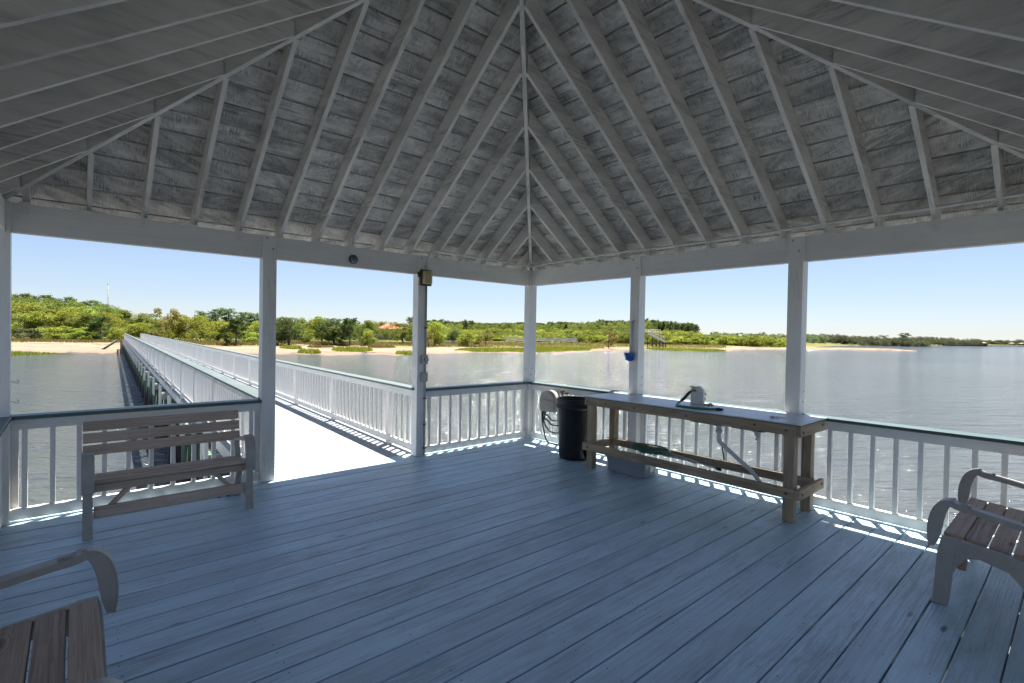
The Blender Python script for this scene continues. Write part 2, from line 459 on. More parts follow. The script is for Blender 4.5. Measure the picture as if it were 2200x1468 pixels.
# roof boards (each course its own plank, cut at random)
pw = .205/math.sqrt(1+S*S)
for T in (TA, TB, TC, TD):
    mb = MB(); k = -2
    while True:
        d0 = k*pw-.012; d1 = d0+pw
        dd0 = d0+.0075; dd1 = d1-.0075
        if d0 > 3.0: break
        
        a0, a1 = max(dd0, -9), L-dd0
        if a1-a0 < .02: break
        cuts = [0]
        nb = max(1, int((a1-a0)/2.4)); xs = [a0] + sorted(3.02+(rnd.randint(-6, 6))*.408 for _ in range(nb-1)) + [a1]
        xs = sorted(set(x for x in xs if a0 <= x <= a1))
        for p_, q_ in zip(xs[:-1], xs[1:]):
            P = []
            for i in range(8):
                d = dd1 if i & 2 else dd0
                lo, hi = p_, q_
                if p_ == a0: lo = d
                if q_ == a1: hi = L-d
                if hi-lo < .001: hi = lo = 3.02
                aa = (hi-.001) if i & 1 else (lo+.001)
                P.append(T(aa, d, ZS+S*d+(.018 if i & 4 else 0)))
            mb.hexa(P, 0)
        k += 1
    part(mb, 'roof_boards', 'sheath', pav)
top = MB()
for T in (TA, TB, TC, TD):
    n = len(top.v); e = -.43
    top.v += [T(e, e, ZS+S*e+.03), T(L-e, e, ZS+S*e+.03), T(3.02, 3.02, ZS+S*3.02+.03)]
    top.face([n, n+1, n+2], [(0, 0)]*3, .5)
for T in (TA, TB, TC, TD):
    n = len(top.v); e = -.43
    top.v += [T(e, e, ZS+S*e+.045), T(L-e, e, ZS+S*e+.045), T(3.02, 3.02, ZS+S*3.02+.045)]
    top.face([n, n+1, n+2], [(0, 0)]*3, .5)
part(top, 'shingles', 'dark', pav)
for T in (TA, TB, TC, TD):
    mb = MB().box(-.42, -.42, ZS-S*.4-.05, L+.42, -.402, ZS-S*.4+.02, ax=0, T=T); part(mb, 'fascia', 'white', pav)
# conduit under the roof, fixed to the rafters
cp = curve_pts([(-1.99, -.10, 2.515), (-1.99, -.10, 2.66), (-1.93, -.11, 2.76), (-1.82, -.11, 2.775), (-1.2, -.10, 2.77), (-.5, -.10, 2.755), (-.14, -.11, 2.735)], 8)
cp += curve_pts([(-.10, -.14, 2.735), (-.10, -.5, 2.755), (-.10, -1.8, 2.775), (-.09, -2.6, 2.765), (-.09, -3.5, 2.77), (-.10, -4.3, 2.785), (-.10, -5.1, 2.79), (-.12, -5.9, 2.80)], 8)
part(MB().tube(cp, .0135, 8), 'conduit', 'pvc', pav)

# ------------------------------------------------------------------ railings round the deck
def railing(T, a0, a1, label):
    o = Vector(T((a0+a1)/2, 0, 0)); root = empty('deck_railing', o)
    tag(root, label, 'railing', 'white baluster railings with dark green caps round the pavilion deck')
    part(MB().box(a0, -.085, .872, a1, .083, .905, ax=0, T=T), 'cap_rail', 'cap', root, .003)
    part(MB().box(a0, -.012, .782, a1, .03, .871, ax=0, T=T), 'top_rail', 'white', root, .003)
    part(MB().box(a0, -.012, .016, a1, .03, .112, ax=0, T=T), 'bottom_rail', 'white', root, .003)
    n = max(1, round((a1-a0)/.172)); 
    st = (a1-a0)/n
    for k in range(n):
        a = a0+st*(k+.5)
        part(MB().box(a-.0185, -.0095, .1125, a+.0185, .0275, .7815, ax=2, T=T), 'baluster', 'white', root, .002)
    # short nailers beside the posts
    part(MB().box(a0, -.034, .03, a0+.05, -.013, .78, ax=2, T=T), 'end_post', 'white', root, .002)
    part(MB().box(a1-.05, -.034, .03, a1, -.013, .78, ax=2, T=T), 'end_post', 'white', root, .002)
    return root
hp = .0705
railing(TA, PA[0]+hp, PA[1]-hp, 'railing between the conduit post and the far corner post')
railing(TA, PA[2]+hp, PA[3]-hp, 'railing behind the bench left of the boardwalk entrance')
railing(TB, PB[0]+hp, PB[1]-hp, 'railing behind the black bin and tan hose reel')
railing(TB, PB[1]+hp, PB[2]-hp, 'railing directly behind the fish cleaning table')
railing(TB, PB[2]+hp, PB[3]-hp, 'railing at the right behind the far arm of the right bench')
railing(TC, PB[0]+hp, PB[1]-hp, 'railing at the extreme left edge running toward the viewer')
railing(TC, PB[1]+hp, PB[2]-hp, 'railing behind the bench in the lower left corner')
railing(TC, PB[2]+hp, PB[3]-hp, 'railing beside the viewer past the lower left bench')
railing(TD, PA[0]+hp, PA[1]-hp, 'railing behind the backrest of the right bench')
railing(TD, PA[1]+hp, PA[2]-hp, 'railing in the middle of the side behind the viewer')
railing(TD, PA[2]+hp, PA[3]-hp, 'railing just behind the viewer in the near corner')

# ------------------------------------------------------------------ boardwalk
SL = .0455
def WK(off, y, z):               # off: metres right of the left edge
    return (-3.96+off+SL*y, y, z)
WL = 87.5; WW = 1.91
bw = empty('boardwalk', (-3, .14, 0)); tag(bw, 'long white painted boardwalk running from the pavilion to the beach', 'boardwalk')
MT['walk'] = wood('pale_walk_paint', (.24, .265, .285), (.19, .215, .235), stain=(.13, .14, .15), stain_amt=.3, grain=(1, 30), rough=.55, bmp=.002,
                  var=.05, knots=.12, knotc=(.25, .25, .24), wear=(.38, .37, .35), wear_amt=.5, spec=.4, grain_amt=.25)
mb = MB(); y = .142
while y < WL:
    y1 = y+.186
    P = [WK((WW+.06 if i & 1 else -.06), (y1 if i & 2 else y), (0 if i & 4 else -.036)+.0) for i in range(8)]
    mb.hexa(P, 0); y += .1965
part(mb, 'deck_boards', 'walk', bw)
for off in (-.02, WW+.02):
    mb = MB()
    for k in range(18):
        y0 = .15+k*4.86; y1 = min(y0+4.855, WL)
        mb.beam(WK(off, y0, -.14), WK(off, y1, -.14), .04, .2)
    part(mb, 'stringer', 'white', bw)
# pile bents
MT['pile'], t, b = new_mat('treated_piling_green_and_wet')
geo = N(t, 'NewGeometry').outputs['Position']; sp = N(t, 'SeparateXYZ'); t.links.new(geo, sp.inputs[0])
nz = noise(t, mapping(t, geo, (3, 3, .8)), 2, 4)
zz = math_(t, 'ADD', sp.outputs['Z'], math_(t, 'MULTIPLY', nz, .35))
c = ramp(t, math_(t, 'ADD', math_(t, 'MULTIPLY', zz, .5), .9), [(.15, (.012, .012, .01)), (.38, (.03, .022, .016)), (.44, (.07, .06, .03)), (.56, (.085, .16, .09)), (.9, (.13, .27, .18))])
c = mix(t, math_(t, 'MULTIPLY', ramp(t, noise(t, mapping(t, geo, (9, 9, .7)), 3, 4), [(.45, 0), (.6, 1)]), .5), c, (.05, .045, .035))
t.links.new(c, b.inputs['Base Color']); b.inputs['Roughness'].default_value = .7
k = 0; y = 2.9
while y < WL-2:
    for off in (-.10, WW+.10):
        zt = -.02 if off > 0 else -.10
        p = WK(off, y+rnd.uniform(-.05, .05), 0)
        rr = rnd.uniform(.135, .155)
        part(MB().tube([(p[0], p[1], -3.9), (p[0], p[1], -.27 if off > 0 else -.24)], [rr*1.08, rr], 14), 'piling', 'pile', bw)
    mb = MB()
    mb.beam(WK(-.22, y-.19, -.33), WK(WW+.22, y-.19, -.33), .05, .19)
    mb.beam(WK(-.22, y+.19, -.33), WK(WW+.22, y+.19, -.33), .05, .19)
    part(mb, 'pile_cap', 'conduit', bw)
    for dy_ in (-.19, .19):
        q_ = WK(-.235, y+dy_, 0); part(MB().box(q_[0]-.02, q_[1]-.06, -.62, q_[0]+.02, q_[1]+.06, -.02, ax=2), 'brace_block', 'white', bw)
    y += 3.05
def walk_rail(off, side, label):
    root = empty('boardwalk_railing', WK(off, .2, 0)); tag(root, label, 'railing', 'long white railings along the boardwalk')
    y = .08
    T = lambda a, d, z: (WK(off, a, z)[0]+d*side, a, z)
    part(MB().box(.0 if side < 0 else .0, -.085, .885, WL, .085, .915, ax=0, T=T), 'cap_rail', 'walk_cap', root, .003)
    part(MB().box(.075, -.02, .785, WL, .02, .884, ax=0, T=T), 'top_rail', 'white', root, .003)
    part(MB().box(.075, -.02, .05, WL, .02, .13, ax=0, T=T), 'bottom_rail', 'white', root, .003)
    stuff = MB(); n = 0; y = .22
    bmesh0 = None
    pmesh = None
    yy = .92
    while yy < WL:
        if pmesh is None:
            pmesh = MB().box(-.045, -.045, -.1, .045, .045, .884, ax=2).build('rail_post', 'white', root, .003)
            o = pmesh
        else: o = pmesh.copy(); col.objects.link(o); o.parent = root
        x_, y_, z_ = T(yy, -.022, 0); o.location = Vector((x_, y_, z_))-Vector(root.location)
        yy += 2.43
    while y < WL:
        ph = ((y-.92) % 2.43)
        if not (ph < .09 or ph > 2.34):
            if n < 98:
                if bmesh0 is None: bmesh0 = MB().box(-.0185, -.0185, .1305, .0185, .0185, .7845, ax=2).build('baluster', 'white', root, .002); o = bmesh0
                else: o = bmesh0.copy(); col.objects.link(o); o.parent = root
                x_, y_, z_ = T(y, 0, 0); o.location = Vector((x_, y_, z_))-Vector(root.location)
            else:
                x_, y_, z_ = T(y, 0, 0); stuff.box(x_-.0185, y_-.0185, .1305, x_+.0185, y_+.0185, .7845, ax=2)
            n += 1
        y += .13 if False else .1735
    s_ = part(stuff, 'far_balusters', 'white', root); s_['kind'] = 'stuff'
walk_rail(0.0, 1, 'left boardwalk railing above the green pilings')
walk_rail(WW, -1, 'right boardwalk railing starting at the conduit post')
# black end bracket and wall anchorage where the boardwalk meets the sand
bh = MB(); p0 = WK(-.6, WL, 0)
bh.box(p0[0]+.1, WL-.3, -2.3, p0[0]+3.6, WL+.1, -.04, ax=0)
tag(bh.build('bulkhead', 'treated', None), 'timber bulkhead at the landward end of the boardwalk', 'bulkhead')
bh = MB().beam((p0[0]-2.6, WL-1.5, -2.0), (p0[0]-.3, WL, -.2), .18, .25)
tag(bh.build('fallen_timber', 'pile', None), 'dark timber leaning against the beach end of the boardwalk', 'timber')


# ------------------------------------------------------------------ benches
def bench(loc, rz, label):
    root = empty('garden_bench', (0, 0, 0)); tag(root, label, 'bench', 'slatted benches with taupe resin arms on the deck')
    # side frames: outline in (depth, z), depth 0 = front, grows to the back
    arm = [(-.040, .358), (-.050, .42), (-.050, .49), (-.040, .555), (-.018, .615), (.018, .655), (.062, .668), (.105, .648), (.20, .634), (.34, .610), (.50, .585)]
    wid = [.028, .060, .070, .070, .066, .056, .042, .034, .033, .032, .030]
    for s in (-1, 1):
        xo = s*.578; hw = .037
        mb = MB(); C = curve_pts([(0, p[0], p[1]) for p in arm], 5); W = []
        for i in range(len(arm)-1):
            for k in range(5): W.append(wid[i]+(wid[i+1]-wid[i])*k/5)
        W.append(wid[-1])
        n0 = len(mb.v)
        for i, p in enumerate(C):
            d = (C[min(i+1, len(C)-1)]-C[max(i-1, 0)]).normalized(); nn = Vector((0, -d.z, d.y))   # outward (front / up)
            # outer line sits on C, inner line goes W behind it
            o_ = p; q_ = p-nn*W[i]*-1 if False else p+Vector((0, d.z, -d.y))*W[i]
            hh_ = hw*(1 if i < 30 else 1)
            mb.v += [(xo-hh_, o_.y, o_.z), (xo+hh_, o_.y, o_.z), (xo+hh_*.86, q_.y, q_.z), (xo-hh_*.86, q_.y, q_.z)]
        for i in range(len(C)-1):
            a = n0+4*i
            for k in range(4):
                k2 = (k+1) % 4
                mb.face([a+k, a+k2, a+4+k2, a+4+k], [(0, 0), (.1, 0), (.1, .1), (0, .1)], .5, False)
        mb.face([n0, n0+1, n0+2, n0+3], [(0, 0)]*4, .5); e = n0+4*(len(C)-1); mb.face([e+3, e+2, e+1, e], [(0, 0)]*4, .5)
        # raised border round the recessed side panels, step and ribs on the arm rest
        for sx_ in (-1, 1):
            for key_ in (0, 1):
                bp_ = []
                for i, p in enumerate(C[:38]):
                    d = (C[min(i+1, len(C)-1)]-C[max(i-1, 0)]).normalized(); f_ = .06 if key_ == 0 else .94
                    bp_.append((xo+sx_*hw*(1 if key_ == 0 else .87), p.y+d.z*W[i]*f_, p.z-d.y*W[i]*f_))
                mb.tube(bp_, .0035, 5)
        mb.box(xo-hw*.92, .062, .655, xo+hw*.92, .078, .674)
        mb.box(xo-hw*.5, .140, .640, xo+hw*.5, .158, .655)
        for q in range(6): mb.box(xo-hw*.8, .086+q*.009, .646, xo+hw*.8, .090+q*.009, .653)
        mb.build('arm', 'resin', root, .006, 2)
        mb = MB()
        lp = [(-.030, .0), (.055, .0), (.062, .03), (.085, .30), (.095, .43), (.020, .43), (.002, .34), (-.016, .03)]
        mb.prism(lp, lambda d, z, xx=xo-.031: (xx, d, z), lambda d, z, xx=xo+.031: (xx, d, z))
        mb.build('leg', 'resin', root, .005, 2)
        mb = MB()
        # seat side rail sweeping down to the rear foot
        pr = [(.07, .43), (.30, .405), (.47, .375), (.54, .0), (.46, .0), (.415, .20), (.33, .305), (.2, .34), (.14, .325), (.105, .27), (.08, .27)]
        T0 = lambda d, z, xx=xo-.026: (xx, d, z); T1 = lambda d, z, xx=xo+.026: (xx, d, z)
        mb.prism(pr, T0, T1)
        mb.build('leg_frame', 'resin', root, .004)
        mb = MB().beam((xo, .43, .30), (xo, .545, .62), .05, .035, up=(0, 1, 0)); mb.build('back_post', 'resin', root, .004)
    for i in range(4):      # seat slats
        y0 = .022+i*.106; z = .443-i*.010
        mb = MB().beam((-.547, y0+.048, z-.016), (.547, y0+.048, z-.016), .096, .034, up=(0, .09, 1))
        mb.build('seat_slat', 'bench', root, .004)
    for i in range(3):      # back slats
        z0 = .60+i*.099; y0 = .485+(z0-.55)*.36
        mb = MB().beam((-.605, y0, z0), (.605, y0, z0), .088, .024, up=(0, -1, .36)) if False else MB()
        dirz = Vector((0, .34, 1)).normalized(); nrm = Vector((0, 1, -.34)).normalized()
        P = []
        for j in range(8):
            P.append(Vector((.604 if j & 1 else -.604, y0, z0))+nrm*(.012 if j & 2 else -.012)+dirz*(.0435 if j & 4 else -.0435))
        mb.hexa(P, 0); mb.build('back_slat', 'bench', root, .004)
    MB().box(-.541, .045, .345, .541, .080, .405, ax=0).build('front_rail', 'bench', root, .004)
    MB().box(-.541, .022, .145, .541, .058, .232, ax=0).build('stretcher', 'bench', root, .004)
    for s in (-1, 1):
        MB().beam((s*.50, .04, .20) if False else (s*.44, .10, .20), (s*.30, .10, .36), .045, .035).build('brace', 'bench', root, .003)
    root.location = loc; root.rotation_euler = (0, 0, rz)
    return root
b0 = bench((-4.905, -.838, .001), 0, 'bench against the railing left of the boardwalk entrance, in full view')
b1 = copy_tree(b0); b1.location = (-5.46, -3.60, .001); b1.rotation_euler = (0, 0, R(90)); b1['label'] = 'bench cut off by the lower left corner of the picture, one curved arm showing'
b2 = copy_tree(b0); b2.location = (-.825, -5.345, .001); b2.rotation_euler = (0, 0, R(180)); b2['label'] = 'bench at the lower right edge, both curved arms and the seat ends showing'

# ------------------------------------------------------------------ fish cleaning table
tb = empty('cleaning_table', (-.42, -3.06, 0)); tag(tb, 'long timber fish cleaning table with pale top built over the railing', 'table')
X0, X1, Y0, Y1 = -.745, -.089, -4.305, -1.805
part(MB().box(X0+.0, Y0, .897, X1, Y1, .909, ax=1), 'table_top', 'tabletop', tb, .002)
MT['table_edge'] = plain('dark_green_edge', (.06, .09, .07), .6)
part(MB().box(X0+.006, Y0+.006, .889, X1-.2, Y1-.006, .8968, ax=1), 'underlay', 'table_edge', tb)
fa = part(MB().box(X0+.008, Y0+.04, .795, X0+.046, Y1-.008, .888, ax=1), 'front_apron', 'treated', tb, .003)
ea = part(MB().box(X0+.008, Y0+.003, .790, X1-.03, Y0+.039, .888, ax=0), 'end_apron', 'treated', tb, .003)
part(MB().box(X0+.048, Y1-.05, .800, X1-.03, Y1-.012, .888, ax=0), 'end_apron', 'treated', tb, .003)
legs = [(-.698, -4.236), (-.238, -4.226), (-.698, -1.914), (-.260, -1.92)]
for lx, ly in legs:
    part(MB().box(lx, ly, .002, lx+.089, ly+.089, .888, ax=2), 'leg', 'treated', tb, .004)
lf = part(MB().box(X0+.008, Y0+.045, .225, -.700, Y1+.02, .318, ax=1), 'lower_rail', 'treated', tb, .003)
lb = part(MB().box(-.278, Y0+.04, .245, -.241, Y1-.01, .335, ax=1), 'lower_rail', 'treated', tb, .003)
le = part(MB().box(X0+.006, Y0+.006, .228, -.10, Y0+.043, .318, ax=0), 'lower_end_rail', 'treated', tb, .003)
part(MB().box(-.606, Y1-.085, .235, -.265, Y1-.048, .325, ax=0), 'lower_end_rail', 'treated', tb, .003)
def bolts(lst, nrm, pr, r=.012):
    for p in lst: part2(bolt(MB(), p, nrm, r, .007), 'bolt', 'bolt', pr, tb)
bolts([(X0+.008, y, .84) for y in (-1.86, -2.15, -2.55, -3.2, -4.18)]+[(X0+.008, -3.9, .85)], (-1, 0, 0), fa)
bolts([(X0+.008, y, .272) for y in (-1.87, -4.19)], (-1, 0, 0), lf, .014)
bolts([(-.68, Y0+.003, .83), (-.66, Y0+.003, .862) if False else (-.20, Y0+.003, .85)], (0, -1, 0), ea)
bolts([(-.66, Y0+.006, .27), (-.17, Y0+.006, .28)], (0, -1, 0), le)
bolts([(-.278, -2.05, .29), (-.278, -2.3, .30)], (-1, 0, 0), lb, .013)
# two sink bowls under the top, drain and stub
def bowl(y0, y1):
    mb = MB(); xs = (-.66, -.20)
    prof = [(0, .888), (.01, .80), (.05, .765), (.12, .752)]
    n = 4; base = len(mb.v)
    for (ins, z) in prof:
        mb.v += [(xs[0]+ins, y0+ins, z), (xs[1]-ins, y0+ins, z), (xs[1]-ins, y1-ins, z), (xs[0]+ins, y1-ins, z)]
    for i in range(3):
        for k in range(4):
            a = base+4*i; k2 = (k+1) % 4
            mb.face([a+k, a+k2, a+4+k2, a+4+k], [(0, 0)]*4, .5)
    mb.face([base+12, base+13, base+14, base+15], [(0, 0)]*4, .5)
    return mb
for y0, y1 in ((-3.55, -3.13), (-3.99, -3.57)):
    part(bowl(y0, y1), 'sink_bowl', 'sink', tb, .006)
pp = MB(); pp.lathe([(.05, .752), (.05, .735), (.026, .73), (.026, .70), (.032, .70), (.032, .665), (.024, .66)], (-.45, -3.415, 0), 16)
pp.tube(curve_pts([(-.45, -3.415, .665), (-.45, -3.415, .61), (-.45, -3.42, .575), (-.44, -3.45, .545), (-.40, -3.58, .43), (-.36, -3.72, .31), (-.33, -3.80, .20)], 5), .0215, 12)
part(pp, 'drain_pipe', 'pvc', tb)
pp = MB(); pp.lathe([(.05, .752), (.05, .735), (.028, .73), (.028, .70)], (-.45, -3.81, 0), 16); pp.tube([(-.45, -3.81, .705), (-.45, -3.81, .65)], .019, 12)
part(pp, 'drain_stub', 'pvc', tb)

def thing(mb, name, mat, label, cat, loc=None, bevel=0, group=None, kind=None):
    if loc is None: loc = (sum(v[0] for v in mb.v)/len(mb.v), sum(v[1] for v in mb.v)/len(mb.v), min(v[2] for v in mb.v))
    mb.v = [(x-loc[0], y-loc[1], z-loc[2]) for x, y, z in mb.v]
    o = mb.build(name, mat, None, bevel); o.location = loc
    return tag(o, label, cat, group, kind)
# faucet board on the table
fb = empty('faucet', (-.29, -3.08, .91)); tag(fb, 'brass tap on a white notched board standing on the table', 'faucet')
pr = [(-3.158, .91), (-3.005, .91), (-3.005, 1.085), (-3.02, 1.10), (-3.10, 1.118), (-3.135, 1.10), (-3.158, 1.07)]
part(MB().prism(pr, lambda y, z: (-.31, y, z), lambda y, z: (-.275, y, z)), 'mounting_board', 'board', fb, .002)
part(MB().box(-.30, -3.235, .91, -.22, -3.16, .925), 'base_block', 'treated', fb, .002)
mb = MB(); mb.tube(curve_pts([(-.30, -3.06, 1.06), (-.34, -3.055, 1.07), (-.375, -3.04, 1.05)], 4), .014, 8); mb.tube([(-.33, -3.055, 1.07), (-.34, -3.05, 1.11)], .006, 6); mb.tube([(-.345, -3.09, 1.112), (-.335, -3.01, 1.108)], [.008, .006], 6)
part(mb, 'tap', 'brass', fb)
for z_, r_ in ((1.03, .012), (.98, .01)): part(MB().tube([(-.275, -3.14, z_), (-.237, -3.15, z_)], r_, 8), 'pipe_stub', 'brass', fb)
bs = MB()
for yy_, zz_ in ((-3.03, 1.065), (-3.13, 1.05), (-3.03, .95), (-3.13, .945)): bolt(bs, (-.31, yy_, zz_), (-1, 0, 0), .004, .003)
part(bs, 'screw', 'bolt', fb)
hz = empty('garden_hose', (-.5, -3.2, .91)); tag(hz, 'short green hose curled on the table with a black nozzle', 'hose')
part(MB().tube(curve_pts([(-.375, -3.04, 1.055), (-.40, -3.025, 1.03), (-.435, -3.00, .98), (-.46, -2.98, .955)], 5), .0165, 9), 'connector', 'black', hz)
part(MB().tube(curve_pts([(-.46, -2.98, .955), (-.54, -2.98, .925), (-.62, -3.02, .922), (-.66, -3.10, .922), (-.655, -3.25, .922), (-.60, -3.38, .922), (-.55, -3.44, .922)], 6), .0125, 9), 'hose', 'green_hose', hz)
part(MB().tube([(-.555, -3.43, .922), (-.53, -3.47, .922), (-.515, -3.49, .922)], [.017, .015, .008], 9), 'nozzle', 'black', hz)
part(MB().tube([(-.54+.035*math.cos(a_), -3.36, .94+.035*math.sin(a_)) for a_ in [math.pi*k/8 for k in range(9)]], .005, 6), 'wire_loop', 'bolt', hz)
# pliers and a knife
def pliers(cx, cy, rot, label, grp=None):
    mb = MB(); c, s = math.cos(rot), math.sin(rot)
    P = lambda u, v, z: (cx+u*c-v*s, cy+u*s+v*c, z)
    mb.beam(P(-.07, .0, .916), P(.0, .012, .916), .008, .006); mb.beam(P(-.07, .025, .916), P(.0, .008, .916), .008, .006)
    mb.tube([P(-.01, .01, .918), P(.03, .012, .918)], [.012, .006], 8)
    return thing(mb, 'pliers', 'steel', label, 'pliers', bevel=.001)
pliers(-.56, -4.00, 1.2, 'small steel pliers lying near the right end of the table')
mb = MB().beam((-.44, -3.97, .914), (-.50, -4.08, .914), .022, .004); mb.beam((-.50, -4.08, .916), (-.55, -4.17, .916), .02, .012) if False else None
thing(mb, 'knife_blade', 'steel', 'short knife blade lying beside the third right-hand post on the table', 'knife')
mb = MB().beam((-.20, -1.83, .93), (-.27, -1.86, .928), .05, .02); mb.beam((-.24, -1.84, .945), (-.18, -1.92, .94), .02, .015)
thing(mb, 'hose_clamp', 'grey_metal', 'grey metal clamp on the far left end of the table by the railing', 'clamp', bevel=.002)
# thin dark cord hanging behind
thing(MB().tube(curve_pts([(-.2, -3.28, .79), (-.2, -3.30, .62), (-.2, -3.34, .42), (-.2, -3.36, .30)], 4), .008, 6), 'black_hose', 'black', 'thin black hose hanging down behind the table between balusters', 'hose')

# ------------------------------------------------------------------ storage bin
bn = empty('storage_bin', (-.44, -2.33, 0)); tag(bn, 'low grey plastic storage bin under the left half of the table', 'storage bin')
def tub(x0, y0, x1, y1, z0, z1, fl, rc=.05):
    mb = MB(); rings = []
    for z, e, th in ((z0, 0, 0), (z0+.02, .004, 0), (z0+(z1-z0)*.55, fl*.5, 0), (z0+(z1-z0)*.57, fl*.5+.004, 0), (z1-.02, fl, 0), (z1-.018, fl+.014, 0), (z1, fl+.014, 0), (z1, fl-.006, 0), (z0+.01, .0-.008, 0)):
        pts = []
        for (cx, cy, a0) in ((x1-rc+e, y1-rc+e, 0), (x0+rc-e, y1-rc+e, 90), (x0+rc-e, y0+rc-e, 180), (x1-rc+e, y0+rc-e, 270)):
            for k in range(5):
                a = R(a0+k*22.5); pts.append((cx+rc*math.cos(a), cy+rc*math.sin(a), z))
        rings.append(pts)
    n = 20; base = 0
    for r_ in rings: mb.v += r_
    for i in range(len(rings)-1):
        for k in range(n):
            k2 = (k+1) % n; a = i*n
            mb.face([a+k, a+k2, a+n+k2, a+n+k], [(0, 0)]*4, .5, False)
    mb.face(list(range(n))[::-1], [(0, 0)]*n, .5); e_ = (len(rings)-1)*n; mb.face([e_+k for k in range(n)], [(0, 0)]*n, .5)
    return mb
part(tub(-.585, -2.585, -.305, -2.065, .002, .20, .022), 'tub', 'bin', bn, .002)
part(MB().box(-.47, -2.605, .07, -.41, -2.6005, .15), 'sticker', 'board', bn)

# ------------------------------------------------------------------ landing net
ln = empty('landing_net', (-.5, -2.7, .335)); tag(ln, 'green landing net with aluminium handle resting on the lower table rails', 'fishing net')
hoop = []
hc = Vector((-.47, -2.60, .342))
for k in range(28):
    a = 2*math.pi*k/28
    hoop.append((hc.x+.17*math.cos(a)*(1-.1*math.sin(a)), hc.y+.24*math.sin(a), hc.z+.012*math.sin(a*2)+.01))
part(MB().tube(hoop, .007, 7, closed=True), 'hoop', 'green_hose', ln)
mb = MB(); NG = 15
def netp(u, v):
    r_ = math.hypot(u, v); dz = -.10*(1-min(1, r_)**2)+.015*math.sin(9*u)+.015*math.cos(8*v+u*3)
    return (hc.x+.165*u, hc.y+.235*v, hc.z+.008+dz*.55)
for k in range(-NG, NG+1):
    u = k/NG; w_ = math.sqrt(max(0, 1-u*u))
    if w_ < .1: continue
    mb.tube([netp(u, w_*q/6) for q in range(-6, 7)], .0016, 3, False); mb.tube([netp(w_*q/6, u) for q in range(-6, 7)], .0016, 3, False)
for j in range(4):        # bunched edge of the net bag
    P = []
    for k in range(30):
        a = 2*math.pi*k/29; P.append((hc.x+(.155-.012*j)*math.cos(a)+rnd.uniform(-.01, .01), hc.y+(.225-.014*j)*math.sin(a)+rnd.uniform(-.01, .01), hc.z+.014+rnd.uniform(-.01, .02)))
    mb.tube(P, .003, 4, False)
part(mb, 'netting', 'net', ln)
part(MB().tube([(-.47, -2.84, .345), (-.66, -3.52, .337)], .009, 8), 'handle', 'aluminium', ln)
part(MB().tube([(-.55, -2.82, .345), (-.66, -3.30, .340)], .005, 6), 'yoke', 'aluminium', ln)
part(MB().tube([(-.655, -3.50, .3375), (-.668, -3.55, .337)], .016, 10), 'grip', 'black', ln)

# ------------------------------------------------------------------ wheeled bin
tc = empty('trash_can', (-.43, -1.36, 0)); tag(tc, 'open black round trash can standing left of the table', 'trash can')
cx, cy = -.43, -1.375
body = [(.0, .012), (.185, .012), (.197, .004), (.20, .02), (.205, .06), (.222, .66), (.228, .672), (.248, .685), (.254, .70), (.250, .722), (.236, .735), (.232, .75), (.236, .775), (.241, .79), (.241, .802), (.233, .806), (.226, .80), (.222, .74), (.215, .66), (.195, .05), (0, .03)]
part(MB().lathe(body, (cx, cy, 0), 44), 'body', 'black', tc)
wl = part(MB().tube([(cx+.02, cy-.20, .10), (cx+.055, cy-.225, .10)], .075, 20), 'wheel', 'black', tc, .006)
part(MB().tube([(cx+.20, cy+.09, .10), (cx+.235, cy+.065, .10)], .075, 20), 'wheel', 'black', tc, .006)
pn = MB()
for s_ in (-1, 1):
    pts = []
    for k in range(14):
        a = R(205)+s_*R(30) if False else None
    for (aa, z) in [(190, .12), (190, .60), (194, .63), (205, .64), (225, .64), (236, .63), (240, .60), (240, .12)]:
        r_ = .2035+(z-.06)/.6*.018
        pts.append((cx+r_*math.cos(R(aa)), cy+r_*math.sin(R(aa)), z))
    if s_ == 1: pn.tube(curve_pts(pts, 3), .003, 5)
part(pn, 'panel_moulding', 'black', tc)
part(MB().box(cx+.02, cy-.262, .775, cx+.12, cy-.225, .803), 'lid_clip', 'black', tc, .004)

# ------------------------------------------------------------------ hose reel on the rail
hr = empty('hose_reel', (-.12, -.64, .5)); tag(hr, 'tan hose reel cover hung on the railing near the far corner', 'hose reel')
prf = []
for (a0, cyy, czz, rr_) in ((0, -.60, .66, .165),):
    for k in range(13):
        a = math.pi*k/12; prf.append((-.64-.165*math.cos(a)*1.0, .68+.145*math.sin(a)))
    prf += [(-.475, .53), (-.49, .51), (-.79, .51), (-.805, .53)]
part(MB().prism(prf, lambda y, z: (-.235, y, z), lambda y, z: (-.09, y, z), .5, True), 'cover', 'tan', hr, .02)
part(MB().tube([(-.238, -.80, .665), (-.24, -.72, .69), (-.24, -.56, .69), (-.238, -.48, .665)], .003, 5), 'seam', 'bolt', hr)
mb = MB()
for y0, zb in ((.0, .05), (.02, .22), (.05, .33), (.07, .40)):
    mb.tube(curve_pts([(-.17, -.50-y0, .52), (-.20, -.52-y0, .40 if zb < .35 else .46), (-.22, -.62-y0*.5, zb+.06), (-.22, -.75, zb), (-.20, -.92, zb+.03), (-.16, -1.02, zb+.2)], 6), .0105, 8)
part(mb, 'hose', 'black', hr)
mb = MB(); mb.tube(curve_pts([(-.1, -.86, .80), (-.15, -.88, .82), (-.18, -.90, .79), (-.18, -.95, .77), (-.14, -1.02, .78)], 4), .013, 8); mb.tube([(-.16, -.86, .83), (-.16, -.92, .84)], .016, 8)
mb.tube([(-.03, -.88, .80), (-.13, -.88, .80)], .012, 8)
thing(mb, 'spigot', 'brass', 'brass spigot on the railing just above the black bin', 'spigot')

